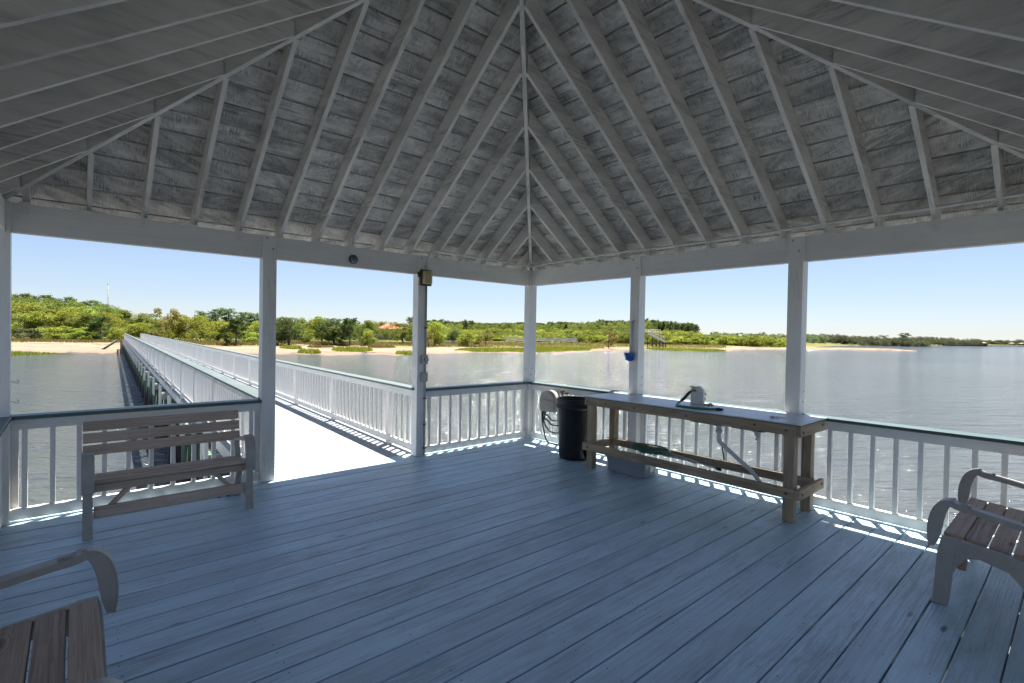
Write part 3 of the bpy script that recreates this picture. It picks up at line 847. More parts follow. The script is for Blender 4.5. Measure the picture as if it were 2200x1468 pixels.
# ------------------------------------------------------------------ electrics on the conduit post
lt = empty('wall_light', (-2.0, -.07, 2.3)); tag(lt, 'yellowed box light fixture high on the conduit post', 'light fixture')
part(MB().box(-2.093, -.105, 2.292, -1.928, -.0705, 2.505), 'back_plate', 'bronze', lt, .004)
pr = [(-2.075, -.105), (-1.945, -.105), (-1.955, -.165), (-1.995, -.195), (-2.06, -.165)]
part(MB().prism(pr, lambda x, y: (x, y, 2.315), lambda x, y: (x, y, 2.485)), 'lens', 'lens', lt, .004)
part(MB().box(-2.135, -.11, 2.40, -2.11, -.075, 2.47), 'bracket', 'bronze', lt, .002)
cd = MB().tube([(-1.995, -.083, .01), (-1.995, -.083, 2.292)], .0115, 10)
cdo = part(cd, 'post_conduit', 'conduit', pav)
for z in (.10, .77, 1.72, .42): part(MB().box(-2.018, -.098, z, -1.972, -.0705, z+.014), 'conduit_strap', 'bolt', pav, .001)
sw = empty('outlet_box', (-2.02, -.07, 1.24)); tag(sw, 'upper grey outlet box with round cover on the conduit post', 'electrical box', 'grey electrical boxes on the conduit post')
part(MB().box(-2.062, -.118, 1.242, -1.975, -.0705, 1.362), 'box', 'grey_metal', sw, .004)
part(MB().tube([(-2.0, -.118, 1.302), (-2.0, -.135, 1.302)], [.034, .028], 14), 'cover', 'grey_metal', sw)
mb = MB().box(-2.062, -.115, 1.005, -1.972, -.0705, 1.13)
thing(mb, 'switch_box', 'grey_metal', 'lower plain grey box on the conduit post', 'electrical box', bevel=.005, group='grey electrical boxes on the conduit post')
rl = empty('round_light', (-3.007, -.04, 2.54)); tag(rl, 'small dark round light on the beam above the entrance', 'light fixture')
part(MB().tube([(-3.007, -.041, 2.542), (-3.007, -.06, 2.542)], [.058, .055], 28), 'bezel', 'bronze', rl, .003)
mb = MB(); n = 22; P = []
prof = [(.046, -.061), (.046, -.070), (.036, -.085), (.02, -.093), (.0005, -.095)]
for r_, y_ in prof:
    for k in range(n): P.append((-3.007+r_*math.cos(2*math.pi*k/n), y_, 2.542+r_*math.sin(2*math.pi*k/n)))
mb.v = P
for i in range(len(prof)-1):
    for k in range(n): mb.face([i*n+k, i*n+(k+1) % n, (i+1)*n+(k+1) % n, (i+1)*n+k], [(0, 0)]*4, .5, True)
MT['smoke'] = plain('smoked_lens', (.10, .12, .15), .12, spec=.7)
part(mb, 'lens', 'smoke', rl)
# brush on the second right hand post
br = empty('hanging_brush', (-.09, -2.03, 1.33)); tag(br, 'blue scrub brush with pale handle hanging on the post behind the table', 'brush')
part(MB().tube([(-.085, -2.035, 1.86), (-.09, -2.035, 1.44)], [.011, .013], 8), 'handle', 'brush_handle', br)
mb = MB()
for k in range(520):
    a = rnd.uniform(0, 2*math.pi); q = rnd.random()**.5
    bx, by = -.105+.035*q*math.cos(a), -2.018+.056*q*math.sin(a)
    lz = 1.335+.018*q*q+rnd.uniform(0, .012)
    mb.tube([(bx, by, 1.445), (bx+rnd.uniform(-.006, .006), by+rnd.uniform(-.007, .007), lz)], .0028, 3, False)
mb.box(-.14, -2.075, 1.405, -.072, -1.962, 1.447)
part(mb, 'bristles', 'blue', br)
part(MB().tube(curve_pts([(-.07, -2.075, 1.87), (-.10, -2.07, 1.865), (-.10, -2.04, 1.835)], 4), .003, 5), 'hook', 'bolt', br)
# eye hooks on posts
def hook(p, d, label):
    p = Vector(p); d = Vector(d); P = [p, p+d*.02]
    c = p+d*.034
    for k in range(1, 9):
        a = math.pi+2*math.pi*k/10; P.append(c+d*(.014*math.cos(a))+Vector((0, 0, .014*math.sin(a))))
    thing(MB().tube(P, .0022, 5), 'screw_hook', 'bolt', label, 'hook', loc=tuple(p), group='small screw hooks on the posts')
hook((.071, -3.985+.02, 1.11), (1, 0, 0), 'upper screw hook on the third right-hand post')
hook((.071, -3.985-.0, 1.01), (1, 0, 0), 'lower screw hook on the third right-hand post')
hook((-5.968, .0, 1.19), (1, 0, 0), 'upper screw hook on the leftmost post')
hook((-5.968, .0, 1.02), (1, 0, 0), 'lower screw hook on the leftmost post')
# toy under the bench
mb = MB(); mb.lathe([(.0, 0), (.022, .004), (.03, .02), (.026, .036), (.0, .042)], (-4.40, -.34, .001), 12); mb.tube(curve_pts([(-4.42, -.34, .03), (-4.46, -.33, .006), (-4.50, -.36, .006), (-4.47, -.38, .006)], 4), .003, 5)
thing(mb, 'fishing_float', 'blue', 'small blue float with a bit of line under the right end of the left bench', 'float')
# dark knot debris on the deck
# black bracket on the end of the right boardwalk rail
# ------------------------------------------------------------------ background helpers
def ray(px, py):
    d = FW + RT*((px-1100)/F_PX) + UP*((734-py)/F_PX); return d
def ground(px, py, z):
    d = ray(px, py); t_ = (z-EYE)/d.z; return Vector((CX, CY, EYE))+d*t_
def hory(px): return 701+.01358*(px-158)
def bear(px, dep, z=0):
    """the point at camera depth dep on the bearing of column px"""
    d = ray(px, hory(px)); d.z = 0; d = d/(d.dot(Vector((FW.x, FW.y, 0))))
    return Vector((CX, CY, 0))+d*dep+Vector((0, 0, z))
def ipl(tab, x):
    if x <= tab[0][0]: return tab[0][1]
    for (a, b_), (c_, d_) in zip(tab[:-1], tab[1:]):
        if x <= c_: return b_+(d_-b_)*(x-a)/(c_-a)
    return tab[-1][1]
# shoreline depth (m) by bearing, and width of bare sand
shore = [(-900, 60), (-300, 58), (27, 61), (190, 66), (268, 67), (480, 68), (600, 72), (700, 71), (800, 75), (885, 76), (1000, 88), (1100, 92), (1200, 96), (1300, 112), (1400, 132), (1500, 122), (1560, 122), (1590, 150), (1650, 160), (1735, 170), (1760, 240), (1800, 300), (1880, 340), (2000, 430), (2200, 640), (2600, 900), (3300, 1300)]
sandw = [(-900, 26), (27, 26), (268, 26), (300, 24), (600, 24), (700, 30), (885, 26), (1000, 22), (1200, 18), (1500, 16), (1600, 30), (1735, 22), (1760, 3), (2600, 3)]
def land_z(o):
    T_ = [(-30, -4), (0, ZW), (4, -1.55), (14, -1.30), (26, -1.08), (40, -.92), (80, -.75), (200, -.3), (1500, 0), (4000, 1)]
    return ipl(T_, o)
offs = [-30, -8, 0, 1.5, 4, 8, 11, 14, 18, 22, 26, 30, 35, 40, 50, 65, 80, 110, 150, 200, 400, 900, 2500]
pxs = list(np.arange(-900, 3301, 10))
mb = MB(); gv = []
rs = np.random.RandomState(3)
for px in pxs:
    sd_ = ipl(shore, px)+(1.6*math.sin(px*.05)+1.0*math.sin(px*.13+1)+.6*math.sin(px*.31))*(1 if px < 1750 else 2)
    swd = ipl(sandw, px)
    for o_ in offs:
        p = bear(px, sd_+o_)
        z = land_z(o_)+(.05*math.sin(p.x*.3)+.05*math.sin(p.y*.23+p.x*.1) if o_ > 3 else 0)
        mb.v.append((p.x, p.y, z)); gv.append(o_-swd)
nO = len(offs)
for i in range(len(pxs)-1):
    for j in range(nO-1):
        mb.face([i*nO+j, (i+1)*nO+j, (i+1)*nO+j+1, i*nO+j+1], [(0, 0)]*4, .5, True)
m, t, b = new_mat('beach_sand_and_marsh_grass')
pos = N(t, 'NewGeometry').outputs['Position']
g = attr(t, 'inland')
n1 = noise(t, pos, .09, 5, .6); n2 = noise(t, pos, 1.2, 5, .7); n3 = noise(t, mapping(t, pos, (.05, .05, 1)), 1, 3, .5)
sand = mix(t, ramp(t, n1, [(.35, 0), (.65, 1)]), (.25, .195, .14), (.185, .135, .098))
sand = mix(t, ramp(t, n2, [(.5, 0), (.75, 1)]), sand, (.28, .225, .17))
# damp sand near the water follows the height of the ground
sx = N(t, 'SeparateXYZ'); t.links.new(pos, sx.inputs[0])
damp = ramp(t, math_(t, 'ADD', math_(t, 'MULTIPLY', sx.outputs['Z'], 1.0), math_(t, 'ADD', math_(t, 'MULTIPLY', n1, .5), 1.75)), [(.28, 1), (.6, 0)])
sand = mix(t, math_(t, 'MULTIPLY', damp, .65), sand, (.14, .105, .08))
wr = math_(t, 'SINE', math_(t, 'ADD', math_(t, 'MULTIPLY', g, .62), math_(t, 'MULTIPLY', n3, 9)))
wm = math_(t, 'MULTIPLY', ramp(t, wr, [(.72, 0), (.9, 1)]), ramp(t, n2, [(.38, 0), (.55, 1)]))
sand = mix(t, math_(t, 'MULTIPLY', wm, .75), sand, (.11, .075, .05))
grass = mix(t, ramp(t, n1, [(.35, 0), (.65, 1)]), (.12, .13, .035), (.17, .145, .055))
grass = mix(t, ramp(t, n2, [(.5, 0), (.7, 1)]), grass, (.10, .12, .03))
gf = ramp(t, math_(t, 'ADD', math_(t, 'MULTIPLY', g, .05), math_(t, 'ADD', math_(t, 'MULTIPLY', n1, 1.1), math_(t, 'MULTIPLY', n2, .5))), [(.70, 0), (.86, 1)])
c = mix(t, gf, sand, grass)
t.links.new(c, b.inputs['Base Color']); b.inputs['Roughness'].default_value = .95; b.inputs['Specular IOR Level'].default_value = .1
bump(t, b, n2, .15)
MT['land'] = m
lo = mb.build('beach', 'land'); a = lo.data.attributes.new('inland', 'FLOAT', 'POINT'); a.data.foreach_set('value', np.array(gv, 'f'))
tag(lo, 'sandy shore with dark wrack lines rising to rough grass', 'beach', kind='structure')
# sand spit on the right, a low mound with brown grass on its back
mb = MB(); gv = []
sp_ax = [(1540, 128, 4, 2), (1590, 148, 10, 6), (1650, 158, 16, 10), (1735, 168, 20, 12), (1800, 174, 22, 11), (1870, 178, 18, 7), (1920, 176, 9, 2), (1965, 172, 3, .3)]
cross_ = [(-1, -.9), (-.62, -.14), (-.5, .02), (-.2, .32), (.1, .55), (.35, .5), (.6, .1), (.8, -.3), (1, -.9)]
for px in range(1530, 1980, 10):
    dep = ipl([(a, b_) for a, b_, c_, d_ in sp_ax], px)+math.sin(px*.07); wd = ipl([(a, c_) for a, b_, c_, d_ in sp_ax], px); gr = ipl([(a, d_) for a, b_, c_, d_ in sp_ax], px)
    for u_, h_ in cross_:
        p = bear(px, dep+u_*wd*1.2+wd*.4); mb.v.append((p.x, p.y, ZW+h_*min(1, wd/9))); gv.append((3 if (u_ > .05 and gr > 3) else -25) + math.sin(px*.11)*2)
nn_ = len(cross_); cnt = len(mb.v)//nn_
for i in range(cnt-1):
    for j in range(nn_-1): mb.face([i*nn_+j, (i+1)*nn_+j, (i+1)*nn_+j+1, i*nn_+j+1], [(0, 0)]*4, .5, True)
m2 = m.copy(); m2.name = 'pale_spit_sand'
lo = mb.build('sand_spit', 'land'); a = lo.data.attributes.new('inland', 'FLOAT', 'POINT'); a.data.foreach_set('value', np.array(gv, 'f'))
tag(lo, 'long pale sand spit reaching into the water on the right', 'sand spit', kind='structure')

# ------------------------------------------------------------------ foliage
def leaf_mat(name, c1, c2, c3):
    m, t, b = new_mat(name)
    a1 = attr(t, 'tone'); oi = N(t, 'ObjectInfo').outputs['Random']
    c = ramp(t, a1, [(0, c1), (.55, c2), (1, c3)])
    hs = N(t, 'HueSaturation'); t.links.new(c, hs.inputs['Color'])
    t.links.new(math_(t, 'ADD', math_(t, 'MULTIPLY', oi, .5), .75), hs.inputs['Value'])
    t.links.new(math_(t, 'ADD', math_(t, 'MULTIPLY', oi, .04), .48), hs.inputs['Hue'])
    t.links.new(hs.outputs[0], b.inputs['Base Color']); b.inputs['Roughness'].default_value = .7; b.inputs['Specular IOR Level'].default_value = .15
    tr = N(t, 'BsdfTranslucent'); t.links.new(hs.outputs[0], tr.inputs['Color'])
    mx = N(t, 'MixShader'); mx.inputs[0].default_value = .5
    t.links.new(b.outputs[0], mx.inputs[1]); t.links.new(tr.outputs[0], mx.inputs[2])
    t.links.new(mx.outputs[0], t.nodes['Material Output'].inputs['Surface'])
    MT[name] = m
leaf_mat('bright_leaves', (.16, .19, .03), (.25, .29, .045), (.36, .38, .07))
leaf_mat('mid_leaves', (.10, .135, .03), (.17, .21, .04), (.26, .28, .065))
leaf_mat('dark_leaves', (.045, .075, .026), (.075, .115, .035), (.13, .17, .055))
leaf_mat('pine_needles', (.06, .09, .036), (.10, .145, .05), (.16, .20, .07))
leaf_mat('rusty_leaves', (0.150, 0.135, 0.045), (0.255, 0.210, 0.068), (0.330, 0.285, 0.105))
leaf_mat('grey_leaves', (0.105, 0.135, 0.060), (0.165, 0.195, 0.090), (0.225, 0.240, 0.128))
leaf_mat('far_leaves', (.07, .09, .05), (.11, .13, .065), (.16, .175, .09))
leaf_mat('marsh_blades', (0.150, 0.210, 0.022), (0.240, 0.300, 0.030), (0.360, 0.375, 0.060))
MT['bark'] = plain('bark', (.10, .08, .06), .9, mott=.4, scale=3)
def quads_mesh(name, C, s, tone, rs, mat, tilt=None):
    n = len(C)
    a = rs.normal(size=(n, 3)); a /= np.linalg.norm(a, axis=1)[:, None]
    if tilt is not None: a[:, 2] *= tilt; a /= np.linalg.norm(a, axis=1)[:, None]
    b_ = rs.normal(size=(n, 3)); b_ -= (b_*a).sum(1)[:, None]*a; b_ /= np.linalg.norm(b_, axis=1)[:, None]
    s = s[:, None]
    V = np.stack([C-a*s-b_*s*.15, C+b_*s*.62, C+a*s+b_*s*.1, C-b_*s*.55], 1).reshape(-1, 3)
    me = bpy.data.meshes.new(name); me.vertices.add(4*n); me.vertices.foreach_set('co', V.astype('f').ravel())
    me.loops.add(4*n); me.loops.foreach_set('vertex_index', np.arange(4*n, dtype='i'))
    me.polygons.add(n); me.polygons.foreach_set('loop_start', np.arange(0, 4*n, 4, dtype='i')); me.polygons.foreach_set('loop_total', np.full(n, 4, 'i'))
    at_ = me.attributes.new('tone', 'FLOAT', 'CORNER'); at_.data.foreach_set('value', np.repeat(tone, 4).astype('f'))
    me.materials.append(MT[mat]); me.update(); me.validate(); return me
def crown_pts(kind, rs, n, H=1.0):
    """points for a tree of unit height; returns centres, sizes, tone and limb ends"""
    C = []; tone = []; blobs = []
    if kind in ('broad', 'shrub', 'loose'):
        nb = {'broad': 26, 'shrub': 16, 'loose': 20}[kind]
        for i in range(nb):
            a = rs.uniform(0, 2*np.pi); q = rs.uniform(.1, 1)**.6; zz_ = rs.uniform(.16 if kind != 'shrub' else .05, .86)
            env = .46*np.sqrt(max(.05, 1-((zz_-.48)/.50)**2))
            blobs.append((env*q*np.cos(a), env*q*np.sin(a), zz_, rs.uniform(.10, .19)*(1.0 if kind != 'loose' else .75)))
        for (x, y, z, r_) in blobs:
            m_ = int(n/nb); d = rs.normal(size=(m_, 3)); d /= np.linalg.norm(d, axis=1)[:, None]
            rr_ = r_*(.45+.6*rs.rand(m_)**.5)[:, None]
            C.append(np.array([x, y, z])+d*rr_*np.array([1.15, 1.15, .8])); tone.append(np.clip(rs.uniform(.2, .8)+rs.normal(size=m_)*.18, 0, 1))
    elif kind == 'cedar':
        nb = 40
        for i in range(nb):
            zz_ = rs.rand()**.8; a = rs.uniform(0, 2*np.pi); env = .40*(1-zz_)**.75*(.6+.4*min(1, zz_*6))+.02
            q = rs.uniform(.5, 1); x, y, z = env*q*np.cos(a), env*q*np.sin(a), zz_*.93+.03
            blobs.append((x, y, z, .1)); m_ = int(n/nb)
            tt = rs.rand(m_)[:, None]; out = np.array([np.cos(a)*.16, np.sin(a)*.16, .12])
            C.append(np.array([x, y, z])+out*tt+rs.normal(size=(m_, 3))*np.array([.045, .045, .03])*(1.3-tt)); tone.append(np.clip(rs.uniform(.2, .8)+rs.normal(size=m_)*.18, 0, 1))
    elif kind == 'pine':
        nb = 24
        for i in range(nb):
            zz_ = rs.uniform(.52, .97); a = rs.uniform(0, 2*np.pi); env = .24*np.sqrt(max(.05, 1-((zz_-.68)/.34)**2))
            q = rs.uniform(.3, 1); x, y, z = env*q*np.cos(a), env*q*np.sin(a), zz_
            blobs.append((x, y, z, .07)); m_ = int(n/nb)
            d = rs.normal(size=(m_, 3)); C.append(np.array([x, y, z])+d*np.array([.045, .045, .022])); tone.append(np.clip(rs.uniform(.2, .8)+rs.normal(size=m_)*.18, 0, 1))
    return np.concatenate(C), np.concatenate(tone), blobs
TREES = {}
import itertools
seed = itertools.count(11)
trunkmeshes = {}
def proto2(key, kind, mat, n, leaf):
    sd = next(seed); rs = np.random.RandomState(sd); C, tn, bl = crown_pts(kind, rs, n)
    s = leaf*(.6+.8*rs.rand(len(C))); me = quads_mesh('crown', C, s, tn, rs, mat)
    tk = MB(); h = {'broad': .6, 'loose': .7, 'shrub': .4, 'cedar': .85, 'pine': .93}[kind]
    r_ = {'broad': .028, 'loose': .02, 'shrub': .014, 'cedar': .018, 'pine': .014}[kind]
    lean = rs.uniform(-.05, .05, 2)
    tk.tube([(0, 0, -.08), (lean[0]*.3, lean[1]*.3, h*.35), (lean[0], lean[1], h*.7), (lean[0]*1.2, 0, h)], [r_*1.3, r_, r_*.7, r_*.2], 7)
    for (x, y, z, q) in bl[::2]:
        z0 = min(h*.9, max(.12, z-.22)); tk.tube([(lean[0]*z0, lean[1]*z0, z0), (x*.5, y*.5, (z0+z)/2+.02), (x*.92, y*.92, z)], [r_*.45, r_*.3, r_*.1], 5, False)
    o = tk.build('trunk', 'bark'); tm = o.data; bpy.data.objects.remove(o)
    TREES[key] = (me, tm, C, s, tn, kind)
for k_ in range(3):
    proto2('bright%d' % k_, 'broad', 'bright_leaves', 6000, .0205)
    proto2('mid%d' % k_, 'broad', 'mid_leaves', 6000, .0205)
for k_ in range(2):
    proto2('cedar%d' % k_, 'cedar', 'dark_leaves', 5500, .019)
    proto2('pine%d' % k_, 'pine', 'pine_needles', 2200, .019)
    proto2('shrub%d' % k_, 'shrub', 'bright_leaves', 3400, .027)
proto2('oak0', 'broad', 'dark_leaves', 6000, .02)
proto2('rusty0', 'loose', 'rusty_leaves', 2600, .020)
proto2('greyshrub0', 'shrub', 'grey_leaves', 2000, .03)
proto2('olive0', 'loose', 'mid_leaves', 2600, .024)
def tree(name, px, dep, top, wpx, key, label, base=None):
    """top = picture row of its top, wpx = its width in picture units; both become metres here"""
    zb = land_z(dep-ipl(shore, px)) if base is None else base
    h = (hory(px)-top)*dep/F_PX + EYE - zb
    wd = wpx*dep/F_PX; p = bear(px, dep, zb)
    kind = TREES[key][5]; wn = {'broad': 1.0, 'loose': .95, 'shrub': 1.0, 'cedar': .95, 'pine': .58}[kind]
    e = empty(name, p, rnd.uniform(0, 6.28)); e.scale = (wd/wn, wd/wn, h)
    tag(e, label, {'pine_tree': 'tree', 'shrub': 'shrub', 'cedar_tree': 'tree'}.get(name, 'tree'), 'trees and shrubs along the far shore')
    for nm, me in (('crown', TREES[key][0]), ('trunk', TREES[key][1])):
        o = bpy.data.objects.new(nm, me); col.objects.link(o); o.parent = e
    return e
T_ = tree
T_('broad_tree', 38, 104, 668, 80, 'mid0', 'green broad tree at the left post, front row above the beach')
T_('shrub', 66, 99, 694, 60, 'greyshrub0', 'grey-green shrub low in the front row near the left post')
T_('broad_tree', 92, 106, 658, 90, 'bright0', 'bright green broad tree, second from the left post')
T_('broad_tree', 138, 108, 656, 95, 'bright1', 'bright yellow-green broad tree rising mid left above the beach')
T_('shrub', 120, 99, 696, 60, 'shrub0', 'low leafy shrub under the bright trees left of the cedar')
T_('broad_tree', 178, 107, 668, 80, 'mid1', 'green broad tree just left of the dark cedar')
T_('shrub', 172, 99, 700, 50, 'shrub1', 'low yellow-green shrub at the left foot of the dark cedar')
T_('cedar_tree', 217, 100, 680, 62, 'cedar0', 'dark bushy cedar left of the boardwalk end')
T_('shrub', 252, 101, 699, 38, 'shrub0', 'small bright yellow-green shrub right beside the boardwalk end')
T_('broad_tree', 232, 120, 664, 70, 'bright2', 'bright broad tree behind the dark cedar')
T_('broad_tree', 60, 128, 645, 110, 'bright2', 'tall green tree in the second row near the left post')
T_('broad_tree', 112, 130, 643, 100, 'mid2', 'tall green tree in the second row behind the bright pair')
T_('broad_tree', 165, 132, 648, 100, 'bright0', 'tall light green tree in the second row, middle of the left wood')
T_('broad_tree', 212, 134, 652, 90, 'mid0', 'tall green tree in the second row above the dark cedar')
T_('broad_tree', 254, 138, 660, 80, 'mid1', 'rounded green tree where the left wood slopes down')
T_('broad_tree', 20, 130, 640, 90, 'mid1', 'green tree cut by the leftmost post')
for i, (px, top) in enumerate([(30, 628), (52, 630), (74, 631), (97, 633), (120, 637), (145, 637), (170, 643), (196, 644), (222, 649)]):
    T_('pine_tree', px, 168+rnd.uniform(-6, 6), top, 40, 'pine%d' % (i % 2), ['dark pine top nearest the leftmost post on the skyline', 'second dark pine from the leftmost post on the skyline', 'third dark pine from the leftmost post on the skyline', 'fourth dark pine from the leftmost post on the skyline', 'fifth dark pine from the leftmost post on the skyline', 'sixth dark pine from the leftmost post on the skyline', 'dark pine on the skyline three left of the mast', 'dark pine on the skyline two left of the mast', 'dark pine on the skyline just at the foot of the mast'][i])
    T_('broad_tree', px+8, 152, top+3, 52, 'mid%d' % (i % 3), ['filling tree below the %s skyline pine of the left wood' % w_ for w_ in ('first', 'second', 'third', 'fourth', 'fifth', 'sixth', 'seventh', 'eighth', 'ninth')][i])
T_('broad_tree', 290, 140, 669, 60, 'mid2', 'grey-green tree directly above the far end of the boardwalk')
T_('broad_tree', 326, 138, 668, 60, 'olive0', 'olive green tree left of the rusty tree')
T_('broad_tree', 305, 120, 688, 60, 'bright1', 'lower bright tree over the boardwalk end')
T_('rusty_tree', 357, 100, 654, 58, 'rusty0', 'thin rusty-brown tree with bare trunk right of the boardwalk')
T_('shrub', 358, 96, 704, 26, 'shrub1', 'small shrub at the foot of the rusty tree')
T_('broad_tree', 398, 104, 664, 72, 'bright0', 'bright green tree right of the rusty tree with dark trunk')
T_('broad_tree', 372, 128, 674, 70, 'mid0', 'green tree filling behind the rusty tree')
T_('broad_tree', 430, 132, 672, 60, 'bright2', 'bright tree between the rusty tree and the pines')
T_('pine_tree', 432, 150, 664, 34, 'pine0', 'pine left of the tallest pine near the entrance post')
T_('pine_tree', 462, 146, 662, 38, 'pine1', 'pine in the middle of the group left of the entrance post')
T_('pine_tree', 489, 140, 657, 42, 'pine0', 'tallest round-topped pine left of the entrance post')
T_('pine_tree', 520, 150, 668, 36, 'pine1', 'pine right of the tallest one left of the entrance post')
T_('pine_tree', 546, 148, 667, 40, 'pine0', 'pine nearest the left edge of the entrance post')
T_('broad_tree', 468, 108, 682, 80, 'bright1', 'light green spreading tree behind the dark bushy cedar')
T_('cedar_tree', 507, 92, 683, 66, 'cedar1', 'dark bushy cedar at the sand left of the entrance post')
T_('broad_tree', 556, 112, 684, 60, 'bright2', 'bright tree half hidden by the entrance post')
T_('shrub', 540, 104, 706, 40, 'shrub0', 'low bright shrub beside the entrance post')
T_('cedar_tree', 622, 96, 672, 84, 'oak0', 'large dark round tree just right of the entrance post')
T_('broad_tree', 598, 112, 676, 60, 'mid2', 'green tree peeping behind the entrance post')
T_('shrub', 663, 106, 703, 36, 'shrub1', 'bright yellow-green shrub between the two dark trees')
T_('broad_tree', 692, 124, 672, 60, 'bright1', 'bright tree behind the gap between the dark trees')
T_('broad_tree', 655, 140, 676, 60, 'mid0', 'green tree in the row behind the two dark trees')
T_('dark_tree', 718, 102, 674, 76, 'oak0', 'left half of the big dark windswept tree')
T_('dark_tree', 752, 100, 683, 64, 'cedar0', 'right windswept half of the big dark tree')
T_('shrub', 790, 104, 700, 40, 'shrub0', 'yellow-green bush right of the big dark tree')
T_('broad_tree', 788, 140, 682, 50, 'mid1', 'green tree above the yellow-green bush')
T_('broad_tree', 808, 150, 684, 46, 'rusty0', 'brownish tree left of the red roof')
T_('shrub', 803, 116, 708, 28, 'greyshrub0', 'grey bush in front of the house wall at left')
T_('broad_tree', 866, 112, 688, 56, 'olive0', 'olive tree partly covering the right of the red roof')
T_('broad_tree', 890, 120, 690, 40, 'mid2', 'green tree hidden behind the conduit post')
T_('pine_tree', 881, 170, 675, 22, 'pine0', 'lone pine top left of the conduit post')
T_('broad_tree', 935, 108, 683, 56, 'bright2', 'bright yellow-green tree right of the conduit post')
T_('shrub', 921, 100, 708, 26, 'rusty0', 'small brown bush at the right edge of the conduit post')
T_('broad_tree', 972, 128, 700, 30, 'oak0', 'small dark tree between the bright tree and the wide bushes')
T_('shrub', 1006, 112, 704, 56, 'shrub1', 'wide light bush in the middle of the far shore')
T_('shrub', 1044, 114, 708, 40, 'rusty0', 'brownish-purple bush right of the wide light bush')
T_('rusty_tree', 1308, 124, 702, 40, 'rusty0', 'lone brownish tree on the marsh left of the brush post')
T_('broad_tree', 1228, 168, 711, 22, 'greyshrub0', 'small grey bush on the marsh right of the corner post')
T_('pine_tree', 1943, 330, 708, 24, 'pine1', 'flat-topped lone pine above the right-hand far shore')
T_('pine_tree', 1000, 210, 681, 14, 'pine0', 'small lone pine top above the middle wood')
T_('broad_tree', 1350, 170, 704, 40, 'mid0', 'green tree left of the brush post behind the marsh')
def wood_mass(name, label, spec, keys, seed_, dens=.45, leafk=1.0, mat=None):
    """many trees grown into one mass; spec rows: px0, px1, depth, spread, top0, top1, width px"""
    rs = np.random.RandomState(seed_); Cs = []; Ss = []; Ts = []
    for (p0_, p1_, dep, spr, t0, t1, wpx) in spec:
        n = int(abs(p1_-p0_)/(wpx*.42))+1
        for i in range(n):
            f = (i+rs.uniform(-.3, .3))/max(1, n-1); px = p0_+(p1_-p0_)*f; top = t0+(t1-t0)*f+rs.normal()*1.6
            d = dep+rs.uniform(-spr, spr); key = keys[rs.randint(len(keys))]
            me, tm, C, s, tn, kind = TREES[key]
            zb = land_z(d-ipl(shore, px)); h = max(1.5, (hory(px)-top)*d/F_PX+EYE-zb); wd = wpx*d/F_PX*rs.uniform(.8, 1.25)
            sel = rs.rand(len(C)) < dens; c_ = C[sel].copy(); a = rs.uniform(0, 6.28)
            x = c_[:, 0]*math.cos(a)-c_[:, 1]*math.sin(a); y = c_[:, 0]*math.sin(a)+c_[:, 1]*math.cos(a)
            p = bear(px, d, zb); k_ = wd/(.58 if kind == 'pine' else 1)
            Cs.append(np.stack([x*k_+p.x, y*k_+p.y, c_[:, 2]*h+zb], 1)); Ss.append(s[sel]*k_*leafk*1.3); Ts.append(np.clip(tn[sel]*.7+rs.uniform(-.15, .45), 0, 1))
    me = quads_mesh(name, np.concatenate(Cs), np.concatenate(Ss), np.concatenate(Ts), rs, mat)
    o = bpy.data.objects.new(name, me); col.objects.link(o); tag(o, label, 'woodland', kind='stuff')
wood_mass('far_woods', 'continuous green wood behind the marsh in the middle of the picture', [(900, 1345, 215, 12, 688, 690, 30), (900, 1500, 195, 10, 698, 702, 26), (930, 1540, 180, 6, 708, 710, 22), (1230, 1400, 225, 10, 684, 684, 30), (1380, 1540, 200, 8, 700, 712, 24)], ['bright0', 'mid0', 'mid1', 'bright2'], 5, .4, 1, 'mid_leaves')
wood_mass('light_woods', 'brighter green crowns scattered in the middle wood', [(905, 1490, 188, 6, 700, 703, 50), (950, 1690, 176, 5, 712, 716, 60), (1535, 1700, 205, 8, 713, 716, 26)], ['bright0', 'bright1', 'shrub0'], 6, .3, 1, 'bright_leaves')
wood_mass('pine_woods', 'dark pine wood standing highest behind the brush post', [(1290, 1380, 250, 10, 683, 682, 22), (1375, 1490, 255, 10, 679, 690, 20), (1290, 1492, 262, 10, 681, 690, 18), (905, 1010, 240, 8, 682, 686, 20), (1010, 1300, 245, 8, 689, 687, 34)], ['pine0', 'pine1'], 7, .6, 1.25, 'pine_needles')
wood_mass('grey_woods', 'low greyish woods between the brush post and the right post', [(1535, 1770, 290, 20, 707, 711, 22), (1520, 1740, 260, 12, 711, 714, 26)], ['olive0', 'mid1'], 8, .5, 1, 'grey_leaves')
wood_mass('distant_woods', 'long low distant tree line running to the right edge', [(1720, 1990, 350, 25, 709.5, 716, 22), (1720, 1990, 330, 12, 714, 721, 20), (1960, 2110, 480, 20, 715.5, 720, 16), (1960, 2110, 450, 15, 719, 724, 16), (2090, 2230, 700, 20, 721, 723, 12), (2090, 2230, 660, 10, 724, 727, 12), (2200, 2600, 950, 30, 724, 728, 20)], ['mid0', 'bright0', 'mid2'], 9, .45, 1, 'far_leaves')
wood_mass('left_woods', 'wood seen only past the left edge of the pavilion', [(-700, 20, 125, 15, 640, 640, 80)], ['mid0', 'bright0', 'bright1'], 10, .4, 1, 'mid_leaves')
wood_mass('back_woods', 'green thicket closing the gaps behind the shore trees', [(270, 900, 165, 10, 676, 687, 46), (20, 300, 145, 6, 660, 680, 50), (600, 900, 150, 6, 690, 696, 30), (270, 600, 125, 5, 700, 702, 36), (20, 260, 112, 4, 697, 700, 46)], ['mid0', 'bright0', 'mid2'], 12, .4, 1, 'mid_leaves')
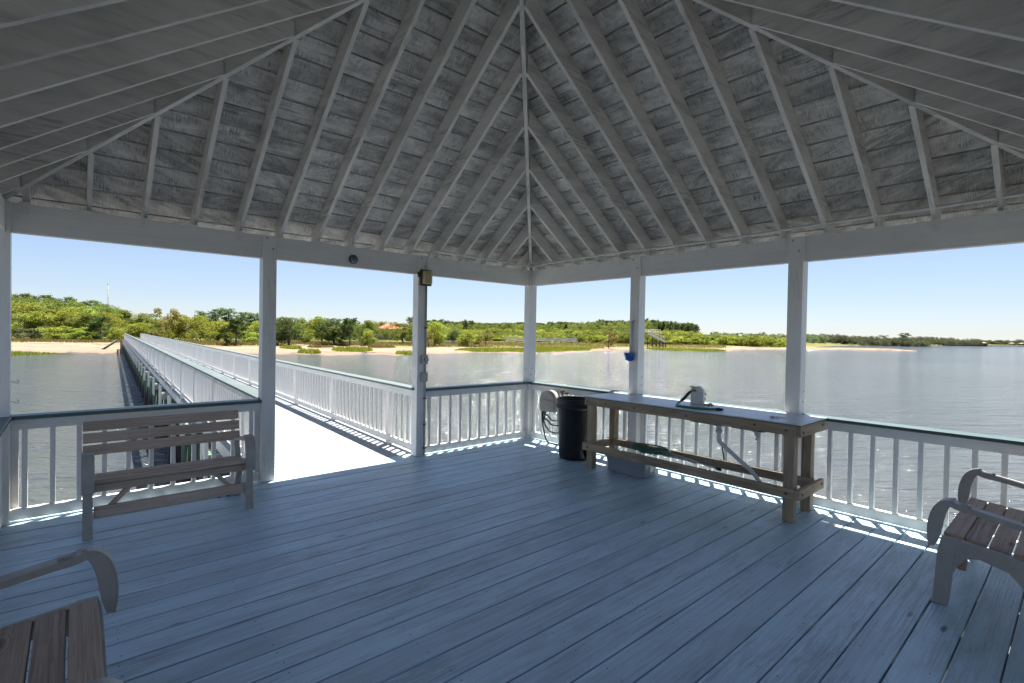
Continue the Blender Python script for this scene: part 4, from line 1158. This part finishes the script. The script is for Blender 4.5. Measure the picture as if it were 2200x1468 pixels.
# understory and marsh grass as blades
def blades(name, label, regions, n, hgt, mat, seed_, wdt=.05):
    """regions: (px0, px1, depth fn0, fn1 relative to shore)"""
    rs = np.random.RandomState(seed_); V = []; tn = []
    tot = sum(r_[4] for r_ in regions)
    for (p0_, p1_, d0_, d1_, wt, edge) in regions:
        for i in range(int(n*wt/tot)):
            u = rs.rand(); v = rs.rand(); px = p0_+(p1_-p0_)*u
            taper = math.sin(math.pi*min(1, max(0, u)))**.5 if edge == 2 else (1 if edge == 0 else (1-u)**.8 if edge == 1 else u**.4)
            dd = d0_+(d1_-d0_)*(.5+(v-.5)*taper)
            d = ipl(shore, px)+dd
            z = land_z(dd)-.02 if dd > -30 else ZW
            z = max(z, ZW-.25)
            p = bear(px, d, z); h = hgt*rs.uniform(.5, 1.1)*(1.1*min(1, taper*1.6)**.7); a = rs.uniform(0, 3.14); w_ = wdt*rs.uniform(.6, 1.6)
            lx, ly = rs.normal()*.12*h, rs.normal()*.12*h
            cx_, sy_ = math.cos(a)*w_, math.sin(a)*w_
            V += [(p.x-cx_, p.y-sy_, z), (p.x+cx_, p.y+sy_, z), (p.x+lx+cx_*.2, p.y+ly, z+h), (p.x+lx-cx_*.2, p.y+ly, z+h)]; tn.append(rs.uniform(0, 1))
    V = np.array(V, 'f'); n = len(V)//4
    me = bpy.data.meshes.new(name); me.vertices.add(4*n); me.vertices.foreach_set('co', V.ravel())
    me.loops.add(4*n); me.loops.foreach_set('vertex_index', np.arange(4*n, dtype='i'))
    me.polygons.add(n); me.polygons.foreach_set('loop_start', np.arange(0, 4*n, 4, dtype='i')); me.polygons.foreach_set('loop_total', np.full(n, 4, 'i'))
    a = me.attributes.new('tone', 'FLOAT', 'CORNER'); a.data.foreach_set('value', np.repeat(tn, 4).astype('f'))
    me.materials.append(MT[mat]); me.update()
    o = bpy.data.objects.new(name, me); col.objects.link(o); tag(o, label, 'grass', kind='stuff')
leaf_mat('straw_blades', (0.195, 0.150, 0.053), (0.285, 0.232, 0.083), (0.240, 0.270, 0.075))
blades('marsh_grass', 'bright green cordgrass standing in the shallows', [(-200, 190, -6, 1.5, 1.3, 3 if False else 1), (712, 802, 5, 13, .5, 2), (640, 690, 2, 5, .2, 2), (600, 650, 10, 14, .15, 2), (850, 890, 0, 3, .15, 2), (975, 1270, 1, 11, 1.8, 2), (1385, 1562, -2, 8, 1.1, 2), (1130, 1300, 8, 16, .6, 2)], 26000, .55, 'marsh_blades', 3)
blades('dune_grass', 'straw-green rough grass along the top of the beach', [(-200, 270, 25, 36, 1.2, 0), (300, 600, 22, 40, 1.4, 0), (600, 900, 27, 48, 1.6, 0), (900, 1130, 20, 60, 1.3, 0), (1130, 1560, 16, 60, 2.0, 0), (660, 720, 16, 19, .2, 2), (790, 850, 18, 22, .2, 2)], 34000, .45, 'straw_blades', 4, .06)
# oyster rocks
def rocks(px0, px1, py, n, label):
    mb = MB(); 
    for i in range(n):
        p = ground(px0+(px1-px0)*rnd.random(), py+rnd.uniform(-.8, .8), ZW); r_ = rnd.uniform(.12, .34); k = len(mb.v); q = 8
        rings = [(1, -.3), (1.05, .1), (.7, .55), (.1, .75)]
        for (rr_, zz_) in rings:
            for j in range(q):
                a = 2*math.pi*j/q; f = rnd.uniform(.75, 1.2); mb.v.append((p.x+r_*rr_*f*math.cos(a)*1.5, p.y+r_*rr_*f*math.sin(a)*1.5, ZW+r_*zz_*f*.8))
        for a_ in range(3):
            for j in range(q): mb.face([k+a_*q+j, k+a_*q+(j+1) % q, k+(a_+1)*q+(j+1) % q, k+(a_+1)*q+j], [(0, 0)]*4, .5)
    thing(mb, 'oyster_rocks', 'rock', label, 'rocks', kind='stuff')
rocks(778, 808, 759.5, 40, 'dark oyster rocks at the waterline right of the entrance')
rocks(700, 745, 758, 24, 'low dark rocks at the waterline beneath the big dark tree')
rocks(922, 930, 757, 7, 'small dark rock in the water right of the conduit post')
rocks(1560, 1590, 746.5, 20, 'dark rocks at the tip of the marsh by the right post')

# ------------------------------------------------------------------ far buildings
MT['red_roof'] = plain('orange_red_roof', (.40, .085, .04), .8, mott=.2, scale=1)
MT['stucco'] = plain('white_house_wall', (.42, .43, .43), .8, mott=.1, scale=1)
MT['window'] = plain('dark_glass', (.03, .035, .04), .1)
def frame_at(px, dep):
    p = bear(px, dep); d = (p-Vector((CX, CY, 0))).normalized(); r_ = Vector((d.y, -d.x, 0)); return p, d, r_
p, d, r_ = frame_at(829, 158)
zb = land_z(158-ipl(shore, 829))
hs_ = empty('house', (p.x, p.y, zb)); tag(hs_, 'white raised house with orange-red hip roof among the trees', 'house')
P = lambda u, v, z: tuple(p+r_*u+d*v+Vector((0, 0, z-p.z)))
wz = EYE+(hory(829)-702)*158/F_PX; tz = EYE+(hory(829)-690)*158/F_PX
mb = MB(); mb.hexa([P(5.2 if i & 1 else -2.6, 8 if i & 2 else 0, wz if i & 4 else zb) for i in range(8)], 0); part(mb, 'wall', 'stucco', hs_)
mb = MB(); n = 0
mb.v = [P(-3.2, -.8, wz-.05), P(6.0, -.8, wz-.05), P(6.0, 9, wz-.05), P(-3.2, 9, wz-.05), P(.8, 3.6, tz), P(2.2, 3.6, tz)]
for f in ([0, 1, 5, 4], [1, 2, 5], [2, 3, 4, 5], [3, 0, 4], [0, 3, 2, 1]): mb.face(f, [(0, 0)]*len(f), .5)
part(mb, 'roof', 'red_roof', hs_)
for u in (-1.8, .4, 2.6):
    mb = MB(); mb.hexa([P(u+(1.1 if i & 1 else 0), (-.05 if i & 2 else .02), wz-.5 if i & 4 else wz-1.6) for i in range(8)], 0); part(mb, 'window', 'window', hs_)
mb = MB()
for u in (-2.6, -1.0, .8): mb.beam(P(u, -2, zb), P(u, -2, wz-.3), .15, .15)
mb.beam(P(-2.8, -1.9, wz-2.1), P(5, -1.9, wz-2.1), .1, .12); part(mb, 'porch', 'stucco', hs_)
mb = MB()
for px in range(938, 988, 5):
    q = bear(px, 122, 0); zq = land_z(122-ipl(shore, px)); q2 = bear(px+5, 122, 0)
    mb.beam((q.x, q.y, zq), (q.x, q.y, zq+.9), .1, .1); mb.beam((q.x, q.y, zq+.85), (q2.x, q2.y, zq+.85), .06, .1); mb.beam((q.x, q.y, zq+.4), (q2.x, q2.y, zq+.4), .05, .25)
thing(mb, 'garden_fence', 'stucco', 'low white garden fence behind the bright tree by the conduit post', 'fence')
# low white foot bridge
fbz = -.9
fbz_root = empty('foot_bridge', bear(1160, 150, fbz)); tag(fbz_root, 'low white footbridge over the marsh behind the corner post', 'footbridge')
mbd = MB(); mbr = MB(); mbp = MB()
bp = [bear(px, 150+(px-1085)*.02, 0) for px in range(1085, 1242, 12)]
for i, (q, q2) in enumerate(zip(bp[:-1], bp[1:])):
    mbd.beam((q.x, q.y, -.1), (q2.x, q2.y, -.1), 1.4, .12)
    for zz_ in (.22, .55, .85): mbr.beam((q.x, q.y, zz_), (q2.x, q2.y, zz_), .06, .15)
    for k in range(4):
        f = q.lerp(q2, k/4); mbr.beam((f.x, f.y, -.1), (f.x, f.y, .9), .06, .06)
    mbp.tube([(q.x, q.y, -1.6), (q.x, q.y, -.15)], .1, 6)
part(mbd, 'deck', 'white', fbz_root); part(mbr, 'railing', 'stucco', fbz_root); part(mbp, 'pilings', 'bark', fbz_root)
# lookout stair
p, d, r_ = frame_at(1400, 140); zb = ZW-.2
st = empty('lookout_stair', (p.x, p.y, zb)); tag(st, 'raised wooden lookout with white rail and long stair on dark piles', 'stair tower')
P = lambda u, v, z: tuple(p+r_*u+d*v+Vector((0, 0, z)))
zd = EYE+(hory(1400)-710)*140/F_PX; zl = EYE+(hory(1400)-727)*140/F_PX
k_ = 140/F_PX
mb = MB(); mb.hexa([P((18*k_ if i & 1 else -22*k_), (2.6 if i & 2 else 0), zd if i & 4 else zd-.2) for i in range(8)], 0); part(mb, 'platform', 'treated', st)
mb = MB()
for v in (0, 2.6):
    for zz_ in (.5, 1.0): mb.beam(P(-22*k_, v, zd+zz_), P(18*k_, v, zd+zz_), .09, .16)
    for i in range(9): mb.beam(P((-22+i*5)*k_, v, zd), P((-22+i*5)*k_, v, zd+1), .06, .06)
for v in (-.9, -.05):
    mb.beam(P(-6*k_, v, zd+.9), P(28*k_, v, zl+.9), .1, .2)
    mb.beam(P(-6*k_, v, zd+.35), P(28*k_, v, zl+.35), .06, .08)
part(mb, 'railing', 'white', st)
mb = MB()
for v in (-.95, 0): mb.beam(P(-6*k_, v, zd-.1), P(28*k_, v, zl-.1), .08, .5)
for i in range(16):
    f = (i+.5)/16; mb.beam(P((-6+34*f)*k_, -.95, zd-.1+(zl-zd)*f), P((-6+34*f)*k_, 0, zd-.1+(zl-zd)*f), .28, .05)
mb.beam(P(26*k_, -.5, zl-.15), P(32*k_, -.5, zl-.15), 1.0, .1)
part(mb, 'stairs', 'white', st)
mb = MB()
for u in (-20, -8, 2, 10, 17, 24, 29):
    for v in (-.8, 2.2):
        top = zd-.2 if u < 4 else zd-.2+(zl-zd)*(u-4)/26
        if u == 17 and v > 0: top = zd-.2
        mb.tube([P(u*k_, v, zb), P(u*k_, v, top)], .13, 7)
for a, b_ in ((-8, 10), (10, 29), (2, 17)): mb.beam(P(a*k_, -.8, ZW+.2), P(b_*k_, -.8, zl-.3), .07, .12); mb.beam(P(b_*k_, -.8, ZW+.2), P(a*k_, -.8, zl-.3), .07, .12)
part(mb, 'pilings', 'bark', st)
# radio mast
p = bear(231.5, 600, 0); zt = EYE+(hory(231)-606)*600/F_PX
mb = MB()
for k in range(3):
    a = k*2.094; mb.tube([(p.x+.8*math.cos(a), p.y+.8*math.sin(a), 0), (p.x+.35*math.cos(a), p.y+.35*math.sin(a), zt*.97)], .16, 5)
for k in range(30):
    z0 = zt*k/31; a = k*2.094; a2 = a+2.094; mb.tube([(p.x+.7*math.cos(a), p.y+.7*math.sin(a), z0), (p.x+.7*math.cos(a2), p.y+.7*math.sin(a2), z0+zt/31)], .09, 4)
mb.tube([(p.x, p.y, zt*.95), (p.x, p.y, zt)], .2, 6); mb.tube([(p.x, p.y, zt*.975), (p.x, p.y, zt*.99)], .7, 8)
thing(mb, 'radio_mast', 'conduit', 'thin grey radio mast rising behind the left wood', 'radio mast')
# distant pier with small roofed docks
pr_ = empty('distant_pier', bear(2120, 520, ZW)); tag(pr_, 'distant dark pier on piles along the far right shore', 'pier')
mb = MB(); q0 = bear(2030, 400, 0); q1 = bear(2215, 540, 0)
for k in range(60):
    f = q0.lerp(q1, k/59); mb.tube([(f.x, f.y, ZW-.5), (f.x, f.y, -.5)], .22, 5)
part(mb, 'pilings', 'bark', pr_); mb = MB().beam((q0.x, q0.y, -.4), (q1.x, q1.y, -.4), 2.2, .25); part(mb, 'deck', 'bark', pr_)
for k, f_ in enumerate((.38, .72, .86, .97)):
    f = q0.lerp(q1, f_); mb = MB()
    for dx in (-1.6, 1.6):
        for dy in (-1.6, 1.6): mb.tube([(f.x+dx, f.y+dy, -.4), (f.x+dx, f.y+dy, 1.2)], .12, 5)
    part(mb, 'shelter_posts', 'bark', pr_); n = MB(); n.v = [(f.x-2.4, f.y-2.4, 1.15), (f.x+2.4, f.y-2.4, 1.15), (f.x+2.4, f.y+2.4, 1.15), (f.x-2.4, f.y+2.4, 1.15), (f.x, f.y, 2.2)]
    for q in ([0, 1, 4], [1, 2, 4], [2, 3, 4], [3, 0, 4], [3, 2, 1, 0]): n.face(q, [(0, 0)]*len(q), .5)
    part(n, 'shelter_roof', 'bolt', pr_)
